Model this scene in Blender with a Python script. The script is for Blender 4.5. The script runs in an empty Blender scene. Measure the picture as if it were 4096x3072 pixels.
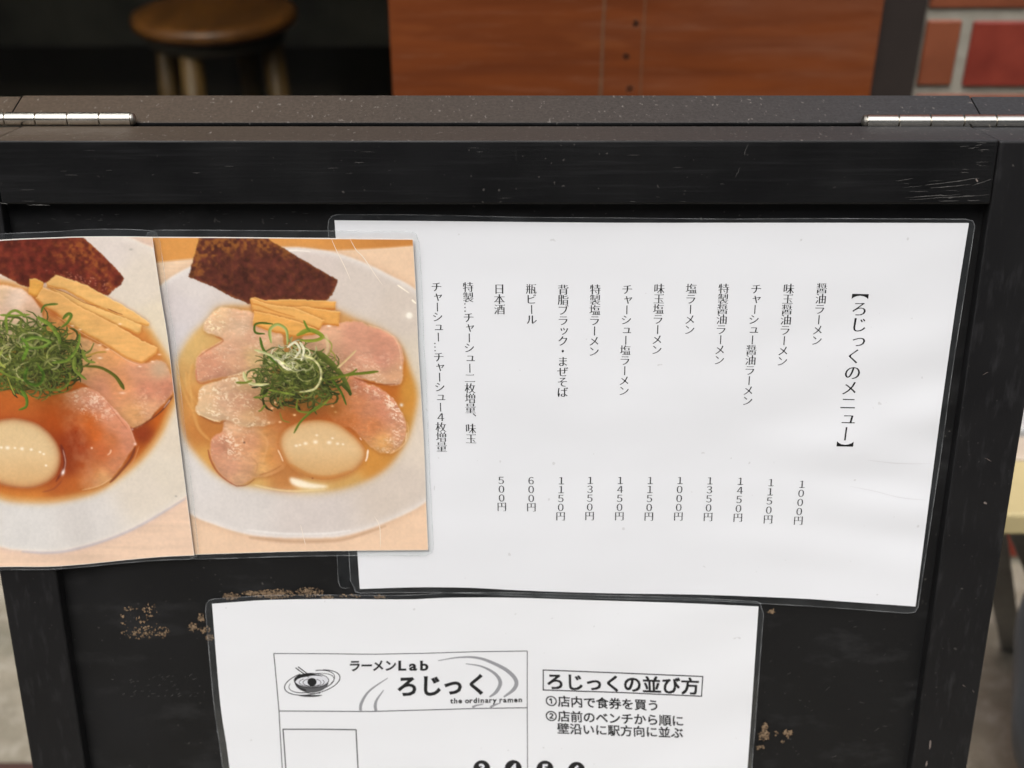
# A black A-frame menu sign in front of a ramen shop, seen from above at close range.
import bpy, bmesh, math, random
import numpy as np
from mathutils import Vector, Matrix
scene = bpy.context.scene
R = math.radians
random.seed(7)

# ---------------------------------------------------------------- camera, sky, sun, exposure
PITCH, LEAN, CAM_Z, FPX, DIST = R(31.2), R(10.0), 1.05, 5000.0, 0.619   # FPX: focal length in 4096-px-wide pixels
cam = bpy.data.cameras.new('camera')
cam.sensor_width = 36.0
cam.lens = FPX/4096*36.0
cam.clip_start = 0.02; cam.clip_end = 300
cam.dof.use_dof = True; cam.dof.focus_distance = 0.60; cam.dof.aperture_fstop = 8.5
camo = bpy.data.objects.new('camera', cam)
scene.collection.objects.link(camo)
camo.location = (0, 0, CAM_Z); camo.rotation_euler = (R(90)-PITCH, 0, 0)
scene.camera = camo

SUN_EL, SUN_AZ = R(62), R(200)          # azimuth from +Y (north) clockwise: behind the viewer, over the street
world = bpy.data.worlds.new('World'); scene.world = world; world.use_nodes = True
wn = world.node_tree
sky = wn.nodes.new('ShaderNodeTexSky'); sky.sky_type = 'NISHITA'; sky.sun_disc = False
sky.sun_elevation = SUN_EL; sky.sun_rotation = SUN_AZ; sky.dust_density = 5.0; sky.air_density = 1.0; sky.ozone_density = 1.0
bw = wn.nodes.new('ShaderNodeHueSaturation'); bw.inputs['Saturation'].default_value = 0.30   # overcast: almost colourless sky
wn.links.new(sky.outputs[0], bw.inputs['Color'])
wn.links.new(bw.outputs[0], wn.nodes['Background'].inputs[0]); wn.nodes['Background'].inputs[1].default_value = 0.15
sun = bpy.data.lights.new('sun', 'SUN'); sun.energy = 0.9; sun.angle = R(25); sun.color = (1.0, 0.98, 0.955)
suno = bpy.data.objects.new('sun', sun); scene.collection.objects.link(suno)
sd = Vector((math.sin(SUN_AZ)*math.cos(SUN_EL), math.cos(SUN_AZ)*math.cos(SUN_EL), math.sin(SUN_EL)))
suno.rotation_euler = sd.to_track_quat('Z', 'Y').to_euler(); suno.location = (0, -3, 5)
vs = scene.view_settings
scene.display_settings.display_device = 'sRGB'
vs.view_transform = 'Standard'; vs.look = 'None'; vs.exposure = 0.62; vs.gamma = 1.0; vs.use_curve_mapping = False
scene.cycles.max_bounces = 8; scene.cycles.transparent_max_bounces = 16
scene.cycles.use_denoising = True

# ---------------------------------------------------------------- measuring: photo pixel -> point of the place
CAM = Vector((0, 0, CAM_Z)); CF = Vector((0, math.cos(PITCH), -math.sin(PITCH))); CU = Vector((0, math.sin(PITCH), math.cos(PITCH)))
BU = Vector((0, math.sin(LEAN), math.cos(LEAN))); BN = Vector((0, -math.cos(LEAN), math.sin(LEAN)))   # up along the sign, out of the sign
BO = CAM+CF*DIST
def ray(px, py): return Vector(((px-2048)/FPX, 0, 0))-CU*((py-1536)/FPX)+CF
def S(u, v, n): return BO+Vector((u, 0, 0))+BU*v+BN*n               # sign coordinates (metres) -> world
def at(px, py, n=0.0):
    d = ray(px, py); t = ((BO-CAM).dot(BN)+n)/d.dot(BN)
    return CAM+d*t
def uv(px, py, n=0.0):
    p = at(px, py, n)-BO
    return p.x, p.dot(BU)
def at_y(px, py, Y): d = ray(px, py); return CAM+d*(Y/d.y)
def at_z(px, py, Z): d = ray(px, py); return CAM+d*((Z-CAM_Z)/d.z)

# ---------------------------------------------------------------- objects
def link(o): scene.collection.objects.link(o); return o
def tag(o, label, cat, group=None):
    o['label'] = label; o['category'] = cat
    if group: o['group'] = group
    return o
def empty(name, loc, label, cat, group=None):
    o = bpy.data.objects.new(name, None); o.location = loc; o.empty_display_size = .05; link(o)
    return tag(o, label, cat, group)
def wloc(o):
    p = Vector((0, 0, 0))
    while o: p = p+Vector(o.location); o = o.parent
    return p
def mesh(name, verts, faces, mats, parent=None, loc=None, smooth=False, midx=None):
    'verts in world metres; the object sits at its thing (or at loc)'
    o0 = wloc(parent) if parent else Vector(loc if loc is not None else (0, 0, 0))
    me = bpy.data.meshes.new(name)
    me.from_pydata([tuple(Vector(v)-o0) for v in verts], [], faces)
    for m in (mats if isinstance(mats, (list, tuple)) else [mats]): me.materials.append(m)
    if midx: me.polygons.foreach_set('material_index', midx)
    if smooth: me.polygons.foreach_set('use_smooth', [True]*len(me.polygons))
    me.update()
    o = bpy.data.objects.new(name, me); link(o)
    if parent: o.parent = parent
    else: o.location = o0
    return o
def from_bm(name, bm, mats, parent=None, loc=None, smooth=False):
    bmesh.ops.recalc_face_normals(bm, faces=bm.faces)
    bm.verts.index_update()
    V = [v.co.copy() for v in bm.verts]; F = [[v.index for v in f.verts] for f in bm.faces]; bm.free()
    return mesh(name, V, F, mats, parent, loc, smooth)
def add_box(bm, P, bev=0.0, seg=2):
    'P: 8 corners, index = x + 2*y + 4*z'
    b = bmesh.new()
    v = [b.verts.new(p) for p in P]
    for q in ((0, 1, 3, 2), (4, 6, 7, 5), (0, 4, 5, 1), (2, 3, 7, 6), (0, 2, 6, 4), (1, 5, 7, 3)): b.faces.new([v[i] for i in q])
    bmesh.ops.recalc_face_normals(b, faces=b.faces)
    if bev: bmesh.ops.bevel(b, geom=list(b.edges), offset=bev, segments=seg, affect='EDGES', profile=.5)
    tmp = bpy.data.meshes.new('tmp'); b.to_mesh(tmp); b.free(); bm.from_mesh(tmp); bpy.data.meshes.remove(tmp)
def wbox(x0, x1, y0, y1, z0, z1): return [Vector((x, y, z)) for z in (z0, z1) for y in (y0, y1) for x in (x0, x1)]
def sbox(u0, u1, v0, v1, n0, n1): return [S(u, v, n) for v in (v0, v1) for n in (n0, n1) for u in (u0, u1)]
def add_tube(bm, a, b, r0, r1=None, seg=16, caps=True):
    r1 = r0 if r1 is None else r1
    a, b = Vector(a), Vector(b); d = (b-a).normalized()
    x = d.orthogonal().normalized(); y = d.cross(x)
    A = [bm.verts.new(a+(x*math.cos(t)+y*math.sin(t))*r0) for t in np.linspace(0, 2*math.pi, seg, endpoint=False)]
    B = [bm.verts.new(b+(x*math.cos(t)+y*math.sin(t))*r1) for t in np.linspace(0, 2*math.pi, seg, endpoint=False)]
    for i in range(seg): bm.faces.new((A[i], A[(i+1) % seg], B[(i+1) % seg], B[i]))
    if caps: bm.faces.new(A[::-1]); bm.faces.new(B)
def add_lathe(bm, prof, c, seg=40):
    'prof: (radius, z) bottom to top round a vertical axis at c'
    rings = []
    for r, z in prof:
        rings.append([bm.verts.new((c[0]+r*math.cos(t), c[1]+r*math.sin(t), c[2]+z)) for t in np.linspace(0, 2*math.pi, seg, endpoint=False)])
    for A, B in zip(rings, rings[1:]):
        for i in range(seg): bm.faces.new((A[i], A[(i+1) % seg], B[(i+1) % seg], B[i]))
    bm.faces.new(rings[0][::-1]); bm.faces.new(rings[-1])

# ---------------------------------------------------------------- materials
class Mat:
    def __init__(s, name):
        s.m = bpy.data.materials.new(name); s.m.use_nodes = True; s.t = s.m.node_tree
        s.b = s.t.nodes['Principled BSDF']; s.out = s.t.nodes['Material Output']
    def n(s, typ, **kw):
        x = s.t.nodes.new('ShaderNode'+typ)
        for k, v in kw.items():
            if k in x.inputs: s.set(x.inputs[k], v)
            else: setattr(x, k, v)
        return x
    def set(s, sock, v):
        if isinstance(v, bpy.types.NodeSocket): s.t.links.new(v, sock)
        elif isinstance(v, bpy.types.Node): s.t.links.new(v.outputs[0], sock)
        else:
            if sock.type == 'RGBA' and len(v) == 3: v = (*v, 1)
            sock.default_value = v
    def coord(s, scale=(1, 1, 1), rot=(0, 0, 0)):
        g = s.n('NewGeometry')                   # world position: things do not move
        mp = s.n('Mapping'); s.set(mp.inputs['Vector'], g.outputs['Position']); mp.inputs['Scale'].default_value = scale; mp.inputs['Rotation'].default_value = rot
        return mp.outputs[0]
    def noise(s, scale, vec=None, detail=4, rough=.55, dist=0):
        x = s.n('TexNoise'); x.inputs['Scale'].default_value = scale; x.inputs['Detail'].default_value = detail
        x.inputs['Roughness'].default_value = rough; x.inputs['Distortion'].default_value = dist
        s.set(x.inputs['Vector'], vec if vec is not None else s.coord()); return x.outputs['Fac']
    def ramp(s, fac, stops, interp='LINEAR'):
        x = s.n('ValToRGB'); x.color_ramp.interpolation = interp; e = x.color_ramp.elements
        while len(e) < len(stops): e.new(.5)
        for i, (p, c) in enumerate(stops):
            e[i].position = p; e[i].color = (c, c, c, 1) if not isinstance(c, (tuple, list)) else (*c, 1)
        s.set(x.inputs[0], fac); return x.outputs[0]
    def mix(s, fac, a, b, blend='MIX'):
        x = s.n('Mix', data_type='RGBA', blend_type=blend)
        s.set(x.inputs[0], fac); s.set(x.inputs[6], a); s.set(x.inputs[7], b); return x.outputs[2]
    def math(s, op, a, b=0.0, clamp=False):
        x = s.n('Math', operation=op, use_clamp=clamp); s.set(x.inputs[0], a); s.set(x.inputs[1], b); return x.outputs[0]
    def bump(s, h, strength=.3, dist=.001, to=None):
        x = s.n('Bump'); x.inputs['Strength'].default_value = strength; x.inputs['Distance'].default_value = dist
        s.set(x.inputs['Height'], h); s.set(s.b.inputs['Normal'], x.outputs[0]); return x.outputs[0]
    def p(s, **kw):
        for k, v in kw.items(): s.set(s.b.inputs[k.replace('_', ' ')], v)
        return s
def simple(name, col, rough=.5, var=.15, scale=40, bump=0, **kw):
    m = Mat(name); f = m.noise(scale)
    m.p(Base_Color=m.mix(m.ramp(f, [(.3, 0.), (.7, 1.)]), [c*(1-var) for c in col], [c*(1+var) for c in col]), Roughness=rough, **kw)
    if bump: m.bump(f, bump, .002)
    return m.m
def black_paint(name, grain, top_sheen=True, base=(.0050, .0051, .0054)):
    'worn black paint on wood: fine grain streaks, specks of dirt, grit and a painted brown-to-grey reflection on faces that look up'
    m = Mat(name)
    g = m.noise(1, m.coord(grain), 5, .6)
    streak = m.ramp(g, [(.54, 0.), (.76, 1.)])
    col = m.mix(streak, base, [c*2.2+.0025 for c in base])
    blot = m.ramp(m.noise(9, None, 3), [(.55, 0.), (.8, .5)])
    col = m.mix(blot, col, (.016, .016, .0175))
    sp = m.ramp(m.noise(420, None, 1), [(.735, 0.), (.78, 1.)])
    patchy = m.ramp(m.noise(14, None, 2), [(.42, 0.), (.62, 1.)])
    col = m.mix(m.math('MULTIPLY', m.math('MULTIPLY', sp, patchy), .5), col, (.13, .12, .11))
    rough = m.ramp(m.noise(30, None, 4), [(.3, .36), (.7, .55)])
    if top_sheen:
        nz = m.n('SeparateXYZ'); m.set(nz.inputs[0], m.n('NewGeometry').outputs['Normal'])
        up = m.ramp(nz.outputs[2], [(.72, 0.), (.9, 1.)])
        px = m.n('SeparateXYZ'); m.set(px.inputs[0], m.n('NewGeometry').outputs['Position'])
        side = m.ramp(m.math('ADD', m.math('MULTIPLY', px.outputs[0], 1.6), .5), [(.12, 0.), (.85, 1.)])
        d = m.mix(side, (.078, .056, .038), (.037, .038, .041))  # facade and sky reflection painted into the colour: brown left, grey right
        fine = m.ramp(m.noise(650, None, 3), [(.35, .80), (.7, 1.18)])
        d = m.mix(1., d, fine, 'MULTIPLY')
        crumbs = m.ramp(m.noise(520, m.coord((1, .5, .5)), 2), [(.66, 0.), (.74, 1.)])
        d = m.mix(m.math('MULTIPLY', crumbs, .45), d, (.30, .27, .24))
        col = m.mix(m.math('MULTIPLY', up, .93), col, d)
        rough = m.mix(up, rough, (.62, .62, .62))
    m.p(Base_Color=col, Roughness=rough, Specular_IOR_Level=.26)
    m.bump(g, .25, .0006)
    return m.m
# ---------------------------------------------------------------- the setting: pavement, shop front
WALL_Y = 1.283
m = Mat('concrete_ground')
a = m.noise(5, None, 6, .62); b = m.noise(38, None, 5, .6); c = m.noise(260, None, 3, .6)
col = m.mix(m.ramp(a, [(.34, 0.), (.66, 1.)]), (.17, .15, .108), (.33, .29, .22))
col = m.mix(m.ramp(b, [(.48, 0.), (.72, .7)]), col, (.44, .40, .33))
col = m.mix(m.ramp(c, [(.3, .45), (.5, 0.)]), col, (.13, .12, .09))
col = m.mix(m.ramp(m.noise(11, None, 4), [(.55, 0.), (.75, .5)]), col, (.13, .13, .09))
m.p(Base_Color=col, Roughness=.85); m.bump(m.math('ADD', m.math('MULTIPLY', b, 1.), m.math('MULTIPLY', c, .5)), .6, .006)
GROUND = m.m
o = mesh('ground', [(-60, -60, 0), (60, -60, 0), (60, WALL_Y+.1, 0), (-60, WALL_Y+.1, 0)], [(0, 1, 2, 3)], GROUND); o['kind'] = 'structure'

m = Mat('asphalt'); a = m.noise(420, None, 3); b = m.noise(2, None, 4)
m.p(Base_Color=m.mix(m.ramp(a, [(.35, 0.), (.7, 1.)]), (.032, .032, .033), (.075, .074, .072)), Roughness=.9); m.bump(a, .5, .004)
o = mesh('added_road', [(-60, -60, .004), (60, -60, .004), (60, -.62, .004), (-60, -.62, .004)], [(0, 1, 2, 3)], m.m); o['kind'] = 'structure'  # unseen dark strip, added to darken reflections in the sign's black paint
# brick wall to the right of the shop door
def brick_mat(name, lo, hi):
    m = Mat(name); f = m.noise(22, None, 4); g = m.noise(300, None, 3)
    col = m.mix(m.ramp(f, [(.32, 0.), (.68, 1.)]), lo, hi)
    m.p(Base_Color=col, Roughness=m.ramp(f, [(.3, .38), (.7, .55)])); m.bump(g, .2, .001); return m.m
BR_RED = brick_mat('glazed_red_brick', (.155, .0185, .0105), (.235, .033, .017))
BR_BRN = brick_mat('brown_brick', (.15, .040, .016), (.225, .061, .024))
m = Mat('mortar'); f = m.noise(60, None, 5); m.p(Base_Color=m.mix(m.ramp(f, [(.3, 0.), (.7, 1.)]), (.25, .235, .19), (.33, .312, .26)), Roughness=.9); m.bump(m.noise(400), .5, .002); MORTAR = m.m
xw = at_y(3694, 60, WALL_Y).x                                         # left edge of the brickwork
zt = at_y(3850, 82, WALL_Y-.004).z                                    # top of the course seen between two joints
bh, mj = .0675, .0112; x_h0 = at_y(3706, 90, WALL_Y).x; x_h1 = at_y(3849, 90, WALL_Y).x; x_s0 = at_y(3893, 90, WALL_Y).x
wall = empty('brick_wall', (xw+.6, WALL_Y, 0), 'red and brown brick wall with grey mortar joints, behind the right end of the sign', 'wall')
bm = bmesh.new(); add_box(bm, wbox(xw, xw+3.2, WALL_Y, WALL_Y+.12, -.05, 2.9)); from_bm('mortar', bm, MORTAR, wall)
V, F, MI = [], [], []
rng = random.Random(4)
row = -8
z0 = zt-bh
k = 0
while z0-(k+1)*(bh+mj) > 0: k += 1
for r_ in range(-k, 30):
    zb = z0+r_*(bh+mj); z1 = zb+bh
    if z1 > 2.85: break
    x = x_h0; xs = []
    if r_ % 2 == 0: xs.append((x_h0, x_h1)); x = x_s0
    while x < xw+3.1: xs.append((x, x+.215)); x += .215+mj
    for (xa, xb) in xs:
        j = [rng.uniform(-.0012, .0012) for _ in range(4)]
        bmb = bmesh.new(); add_box(bmb, wbox(xa+j[0], xb+j[1], WALL_Y-.004+j[2]*.6, WALL_Y+.001, zb+j[3], z1+j[3]), .0016, 1)
        n0 = len(V); bmb.verts.index_update()
        V += [v.co.copy() for v in bmb.verts]
        mi = 1 if (xb-xa < .1 or rng.random() < .18) else 0
        for f in bmb.faces: F.append([n0+v.index for v in f.verts]); MI.append(mi)
        bmb.free()
mesh('bricks', V, F, [BR_RED, BR_BRN], wall, midx=MI)

# door post between the boarded panel and the bricks
post_mat = simple('dark_brown_metal', (.021, .0148, .0128), .5, .12, 60)
xp0 = at_y(3512, 150, WALL_Y).x
post = empty('door_post', ((xp0+xw)/2, WALL_Y, 0), 'dark brown door frame post between the rust coloured board and the brick wall', 'door frame')
bm = bmesh.new(); add_box(bm, wbox(xp0-.03, xw-.0005, WALL_Y-.012, WALL_Y+.10, 0.0, 2.3), .003); from_bm('jamb', bm, post_mat, post)
bm = bmesh.new(); add_box(bm, wbox(xp0-.03, xw-.0005, WALL_Y-.016, WALL_Y+.10, 2.3003, 2.3018)); from_bm('head_trim', bm, post_mat, post)

# rust brown painted board
m = Mat('rust_brown_paint')
g = m.noise(1, m.coord((4.5, 1, 46)), 6, .62, .9); h = m.noise(1, m.coord((12, 1, 150)), 6, .68, .5)
col = m.mix(m.ramp(g, [(.32, 0.), (.68, 1.)]), (.118, .0265, .0052), (.178, .043, .0085))
col = m.mix(m.ramp(h, [(.54, 0.), (.76, .4)]), col, (.25, .112, .062))
col = m.mix(m.ramp(m.noise(1, m.coord((5, 1, 26)), 3), [(.58, 0.), (.78, .8)]), col, (.25, .075, .02))
px = m.n('SeparateXYZ'); m.set(px.inputs[0], m.n('NewGeometry').outputs['Position'])
col = m.mix(m.ramp(m.math('MULTIPLY', m.ramp(m.noise(1, m.coord((6, 1, 40)), 5), [(.38, 0.), (.7, 1.)]), m.math('MULTIPLY', px.outputs[0], 3.2, True)), [(.1, 0.), (.9, .4)]), col, (.20, .078, .042))
m.p(Base_Color=col, Roughness=.6, Specular_IOR_Level=.22); m.bump(g, .35, .0012); RUST = m.m
PY = WALL_Y-.018
xb0 = at_y(1553, 0, PY).x; xb1 = at_y(3537, 0, PY).x
holes = [(2543, 95), (2505, 227), (2520, 355)]
HW = [(at_y(px_, py_, PY), .0027) for px_, py_ in holes]
pan = empty('plywood_sheet', ((xb0+xb1)/2, PY, 0), 'rust brown painted board with three dark screw holes, to the right of the dark doorway', 'board')
bm = bmesh.new()
zb0, zb1 = .02, 2.25
strips = [xb0, at_y(2418, 150, PY).x, at_y(2426, 150, PY).x, at_y(2566, 150, PY).x, at_y(2574, 150, PY).x, xb1]
ef = []
outer = [bm.verts.new((x, PY, z)) for x, z in ((xb0, zb0), (xb1, zb0), (xb1, zb1), (xb0, zb1))]
ef += [bm.edges.new((outer[i], outer[(i+1) % 4])) for i in range(4)]
rings = []
for p, r in HW:
    ring = [bm.verts.new((p.x+r*math.cos(t)*random.uniform(.85, 1.15), PY, p.z+r*math.sin(t)*random.uniform(.85, 1.15))) for t in np.linspace(0, 2*math.pi, 14, endpoint=False)]
    ef += [bm.edges.new((ring[i], ring[(i+1) % 14])) for i in range(14)]; rings.append(ring)
bmesh.ops.triangle_fill(bm, use_beauty=True, use_dissolve=False, edges=ef)
for ring in rings:                                                   # the walls of the drilled holes
    deep = [bm.verts.new(v.co+Vector((0, .03, 0))) for v in ring]
    for i in range(14): bm.faces.new((ring[i], ring[(i+1) % 14], deep[(i+1) % 14], deep[i]))
    bm.faces.new(deep)
back = [bm.verts.new(v.co+Vector((0, .034, 0))) for v in outer]
for i in range(4): bm.faces.new((outer[i], outer[(i+1) % 4], back[(i+1) % 4], back[i]))
from_bm('painted_face', bm, RUST, pan)
groove = simple('old_filler', (.125, .058, .026), .7, .3, 90)
for x_, w_ in ((at_y(2412, 150, PY).x, .0021), (at_y(2570, 150, PY).x, .0011)):     # two faint vertical repair lines
    bm = bmesh.new()
    pts = [(x_+random.uniform(-.0008, .0008), zb0+.03+(zb1-zb0-.06)*i/60) for i in range(61)]
    L = [bm.verts.new((x-w_*random.uniform(.3, 1), PY-.0004, z)) for x, z in pts]; Rr = [bm.verts.new((x+w_*random.uniform(.3, 1), PY-.0004, z)) for x, z in pts]
    for i in range(60): bm.faces.new((L[i], Rr[i], Rr[i+1], L[i+1]))
    from_bm('repair_line', bm, groove, pan)
rim_m = simple('worn_hole_rim', (.035, .02, .012), .8, .3, 300)
for p, r in HW:
    bm = bmesh.new(); n = 16
    A = [bm.verts.new((p.x+r*1.0*math.cos(t), PY-.0003, p.z+r*1.0*math.sin(t))) for t in np.linspace(0, 2*math.pi, n, endpoint=False)]
    B = [bm.verts.new((p.x+r*random.uniform(1.05, 1.5)*math.cos(t), PY-.0003, p.z+r*random.uniform(1.05, 1.4)*math.sin(t))) for t in np.linspace(0, 2*math.pi, n, endpoint=False)]
    for i in range(n): bm.faces.new((A[i], A[(i+1) % n], B[(i+1) % n], B[i]))
    from_bm('screw_hole', bm, rim_m, pan)

# upper shop front (out of frame above): keeps the light of the doorway right
fas_m = simple('unseen_dark_fascia', (.10, .085, .075), .6, .2, 20)
fas = mesh('unseen_shop_fascia', wbox(-4.5, xw-.001, WALL_Y-.02, WALL_Y+.1, 2.302, 3.1), [(0, 1, 3, 2), (4, 6, 7, 5), (0, 4, 5, 1), (2, 3, 7, 6), (0, 2, 6, 4), (1, 5, 7, 3)], fas_m, loc=(0, WALL_Y, 2.3))
tag(fas, 'unseen dark fascia board above the glazed shop door, out of frame', 'fascia')

# dark shop room behind the glazed door
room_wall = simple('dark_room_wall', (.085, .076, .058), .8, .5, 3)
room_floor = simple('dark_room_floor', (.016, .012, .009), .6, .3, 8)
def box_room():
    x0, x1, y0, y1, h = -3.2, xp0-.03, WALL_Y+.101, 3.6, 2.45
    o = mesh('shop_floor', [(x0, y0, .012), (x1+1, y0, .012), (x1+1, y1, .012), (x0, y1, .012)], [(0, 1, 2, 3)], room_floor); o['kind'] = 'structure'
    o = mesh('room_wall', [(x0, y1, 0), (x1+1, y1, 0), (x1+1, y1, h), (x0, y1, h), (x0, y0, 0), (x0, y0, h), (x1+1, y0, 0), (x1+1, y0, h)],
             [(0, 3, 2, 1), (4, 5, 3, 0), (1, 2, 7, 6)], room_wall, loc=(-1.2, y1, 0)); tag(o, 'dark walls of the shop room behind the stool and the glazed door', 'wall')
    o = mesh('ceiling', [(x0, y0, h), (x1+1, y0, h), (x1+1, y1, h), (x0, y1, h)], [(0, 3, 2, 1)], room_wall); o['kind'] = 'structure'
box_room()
m = Mat('door_glass')
tr = m.n('BsdfTransparent', Color=(.93, .94, .92)); gl = m.n('BsdfGlossy', Roughness=.03, Color=(1, 1, 1)); fr = m.n('Fresnel', IOR=1.45)
mx = m.n('MixShader'); m.set(mx.inputs[0], m.math('MULTIPLY', fr.outputs[0], .12)); m.set(mx.inputs[1], tr); m.set(mx.inputs[2], gl); m.set(m.out.inputs[0], mx); GLASS = m.m
door = empty('glass_door', (-.75, WALL_Y+.05, 0), 'dark glazed shop door with a wooden stool seen through it, left of the rust board', 'door')
bm = bmesh.new(); add_box(bm, wbox(-2.6, xb0-.002, WALL_Y+.048, WALL_Y+.053, .30, 2.24)); from_bm('pane', bm, GLASS, door)
bm = bmesh.new(); add_box(bm, wbox(-2.6, xb0+.06, WALL_Y+.03, WALL_Y+.07, .02, .30), .002); from_bm('bottom_rail', bm, post_mat, door)
bm = bmesh.new(); add_box(bm, wbox(-2.6, xb0+.06, WALL_Y+.03, WALL_Y+.07, 2.24, 2.30), .002); from_bm('top_rail', bm, post_mat, door)
bm = bmesh.new(); add_box(bm, wbox(-2.68, -2.6005, WALL_Y+.03, WALL_Y+.07, .02, 2.30), .002); from_bm('stile', bm, post_mat, door)

# wooden stools inside
m = Mat('orange_stool_wood'); g = m.noise(1, m.coord((30, 4, 30)), 5, .6, .4)
m.p(Base_Color=m.mix(m.ramp(g, [(.3, 0.), (.7, 1.)]), (.095, .034, .007), (.22, .082, .016)), Roughness=.42, Coat_Weight=.12, Coat_Roughness=.3); SEAT = m.m
m = Mat('pale_stool_legs'); g = m.noise(1, m.coord((60, 60, 6)), 4); m.p(Base_Color=m.mix(m.ramp(g, [(.3, 0.), (.7, 1.)]), (.110, .056, .013), (.165, .088, .021)), Roughness=.5); LEG = m.m
APR = simple('grey_brown_apron', (.055, .040, .024), .6, .2, 40)
def stool(cx, cy, rz, label, h=.452, r=.150):
    t = empty('stool', (cx, cy, .012), label, 'stool')
    bm = bmesh.new(); add_lathe(bm, [(r*.95, h-.026), (r*.99, h-.022), (r, h-.014), (r*.985, h-.005), (r*.9, h), (r*.55, h-.006), (r*.2, h-.009)], (cx, cy, 0), 48)
    from_bm('seat', bm, SEAT, t, smooth=True)
    bm = bmesh.new(); add_lathe(bm, [(r*.80, h-.056), (r*.84, h-.052), (r*.86, h-.027)], (cx, cy, 0), 40); from_bm('apron', bm, APR, t, smooth=True)
    for a in (0, 90, 180, 270):
        a = R(a+rz); d = Vector((math.cos(a), math.sin(a), 0)); c = Vector((cx, cy, 0))
        bm = bmesh.new(); add_tube(bm, c+d*(r*.90)+Vector((0, 0, .013)), c+d*(r*.70)+Vector((0, 0, h-.05)), .0165, .021, 18); from_bm('leg', bm, LEG, t, smooth=True)
    bm = bmesh.new()
    for a in (0, 90):
        a = R(a+rz); d = Vector((math.cos(a), math.sin(a), 0)); c = Vector((cx, cy, .13+.04*(a > R(rz)+.1)))
        add_tube(bm, c-d*(r*.86), c+d*(r*.86), .009)
    from_bm('stretcher', bm, LEG, t, smooth=True)
    return t
sp = at_z(856, 38, .452)
stool(sp.x, sp.y, 75, 'round orange wooden stool with pale legs, seen through the dark glass above the left hinge')

# ---------------------------------------------------------------- right of the sign: bench and bag; left: plank on the ground
cream = simple('cream_painted_slat', (.50, .415, .215), .5, .08, 14); pinkish = simple('pale_beige_slat', (.50, .42, .33), .5, .08, 20)
whit = simple('worn_white_slat', (.40, .40, .385), .5, .14, 30); steel = simple('grey_steel_leg', (.235, .235, .225), .42, .15, 30)
bench = empty('bench', (.9, .93, 0), 'slatted bench with cream, beige and white slats, standing behind the right edge of the sign', 'bench')
bx0, bx1, bz = .345, 1.35, .42
def slat(y0, y1, mt, dz=0):
    bm = bmesh.new(); add_box(bm, wbox(bx0, bx1, y0, y1, bz-.022+dz, bz+dz), .003); from_bm('slat', bm, mt, bench)
ys = [at_z(4060, y, bz).y for y in (2058, 1838, 1832, 1742, 1722, 1640)]
slat(ys[0], ys[1], cream); slat(ys[2], ys[3], pinkish); slat(ys[4], ys[5], whit, .002)
def bar(a, b, w, th, mt, name='leg'):
    a, b = Vector(a), Vector(b); d = (b-a).normalized(); s = Vector((1, 0, 0)); q = d.cross(s).normalized()
    bm = bmesh.new(); add_box(bm, [e+s*(w*i)+q*(th*j) for e in (a, b) for j in (-.5, .5) for i in (-.5, .5)], .0015); return from_bm(name, bm, mt, bench)
y0 = ys[0]
bar((.408, y0+.02, .398), (.600, 1.12, .0), .026, .006, steel); bar((.430, y0+.02, .398), (.665, 1.12, .0), .022, .006, steel)
bar((1.25, y0+.02, .398), (1.29, 1.12, .0), .019, .006, steel); bar((1.29, y0+.05, .398), (1.33, 1.17, .0), .017, .006, steel)
m = Mat('navy_fabric'); f = m.noise(900, None, 2); g = m.noise(12, None, 3)
m.p(Base_Color=m.mix(m.ramp(g, [(.3, 0.), (.7, 1.)]), (.010, .0125, .017), (.021, .026, .034)), Roughness=.85, Sheen_Weight=.2); m.bump(f, .3, .001); NAVY = m.m
bag = empty('bag', (.64, .86, .07), 'dark navy cloth bag hanging at the front of the bench, at the right frame edge', 'bag')
bm = bmesh.new()
nu, nv = 40, 22
grid = []
for j in range(nv+1):
    f = j/nv; z = .07+.37*f
    wx = .172*(1-(.55 if f < .46 else .10)*(abs(f-.46)/.54)**2.2); wy = .070*(1-.5*f**2)
    fl = min(1, (.02+f)*9)**.5
    ring = []
    for i in range(nu):
        t = 2*math.pi*i/nu; c_, s_ = math.cos(t), math.sin(t); k = (abs(c_)**2.4+abs(s_)**2.4)**(-1/2.4)
        wob = 1+.035*math.sin(3*t+7*f)+.02*math.sin(5*t-11*f)
        ring.append(bm.verts.new((.6235+wx*fl*k*c_*wob, .86+wy*fl*k*s_*wob-.03, z)))
    grid.append(ring)
for A, B in zip(grid, grid[1:]):
    for i in range(nu): bm.faces.new((A[i], A[(i+1) % nu], B[(i+1) % nu], B[i]))
bm.faces.new(grid[0][::-1]); bm.faces.new(grid[-1])
from_bm('bag_body', bm, NAVY, bag, smooth=True)
bm = bmesh.new()
pts = [Vector((.645+.05*math.cos(t), .82, .43+.03*math.sin(t))) for t in np.linspace(math.pi, 0, 14)]
for a_, b_ in zip(pts, pts[1:]): add_tube(bm, a_, b_, .008, seg=10)
from_bm('handle', bm, NAVY, bag, smooth=True)
pl = at_z(70, 3046, .03)
bm = bmesh.new(); add_box(bm, wbox(-1.0, -.24, pl.y-.11, pl.y, .002, .03), .003)
tag(from_bm('wooden_plank', bm, simple('maroon_wood', (.06, .024, .017), .7, .25, 30), loc=(-.6, pl.y-.05, 0)), 'dark maroon plank lying on the pavement at the lower left frame corner', 'plank')

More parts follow.
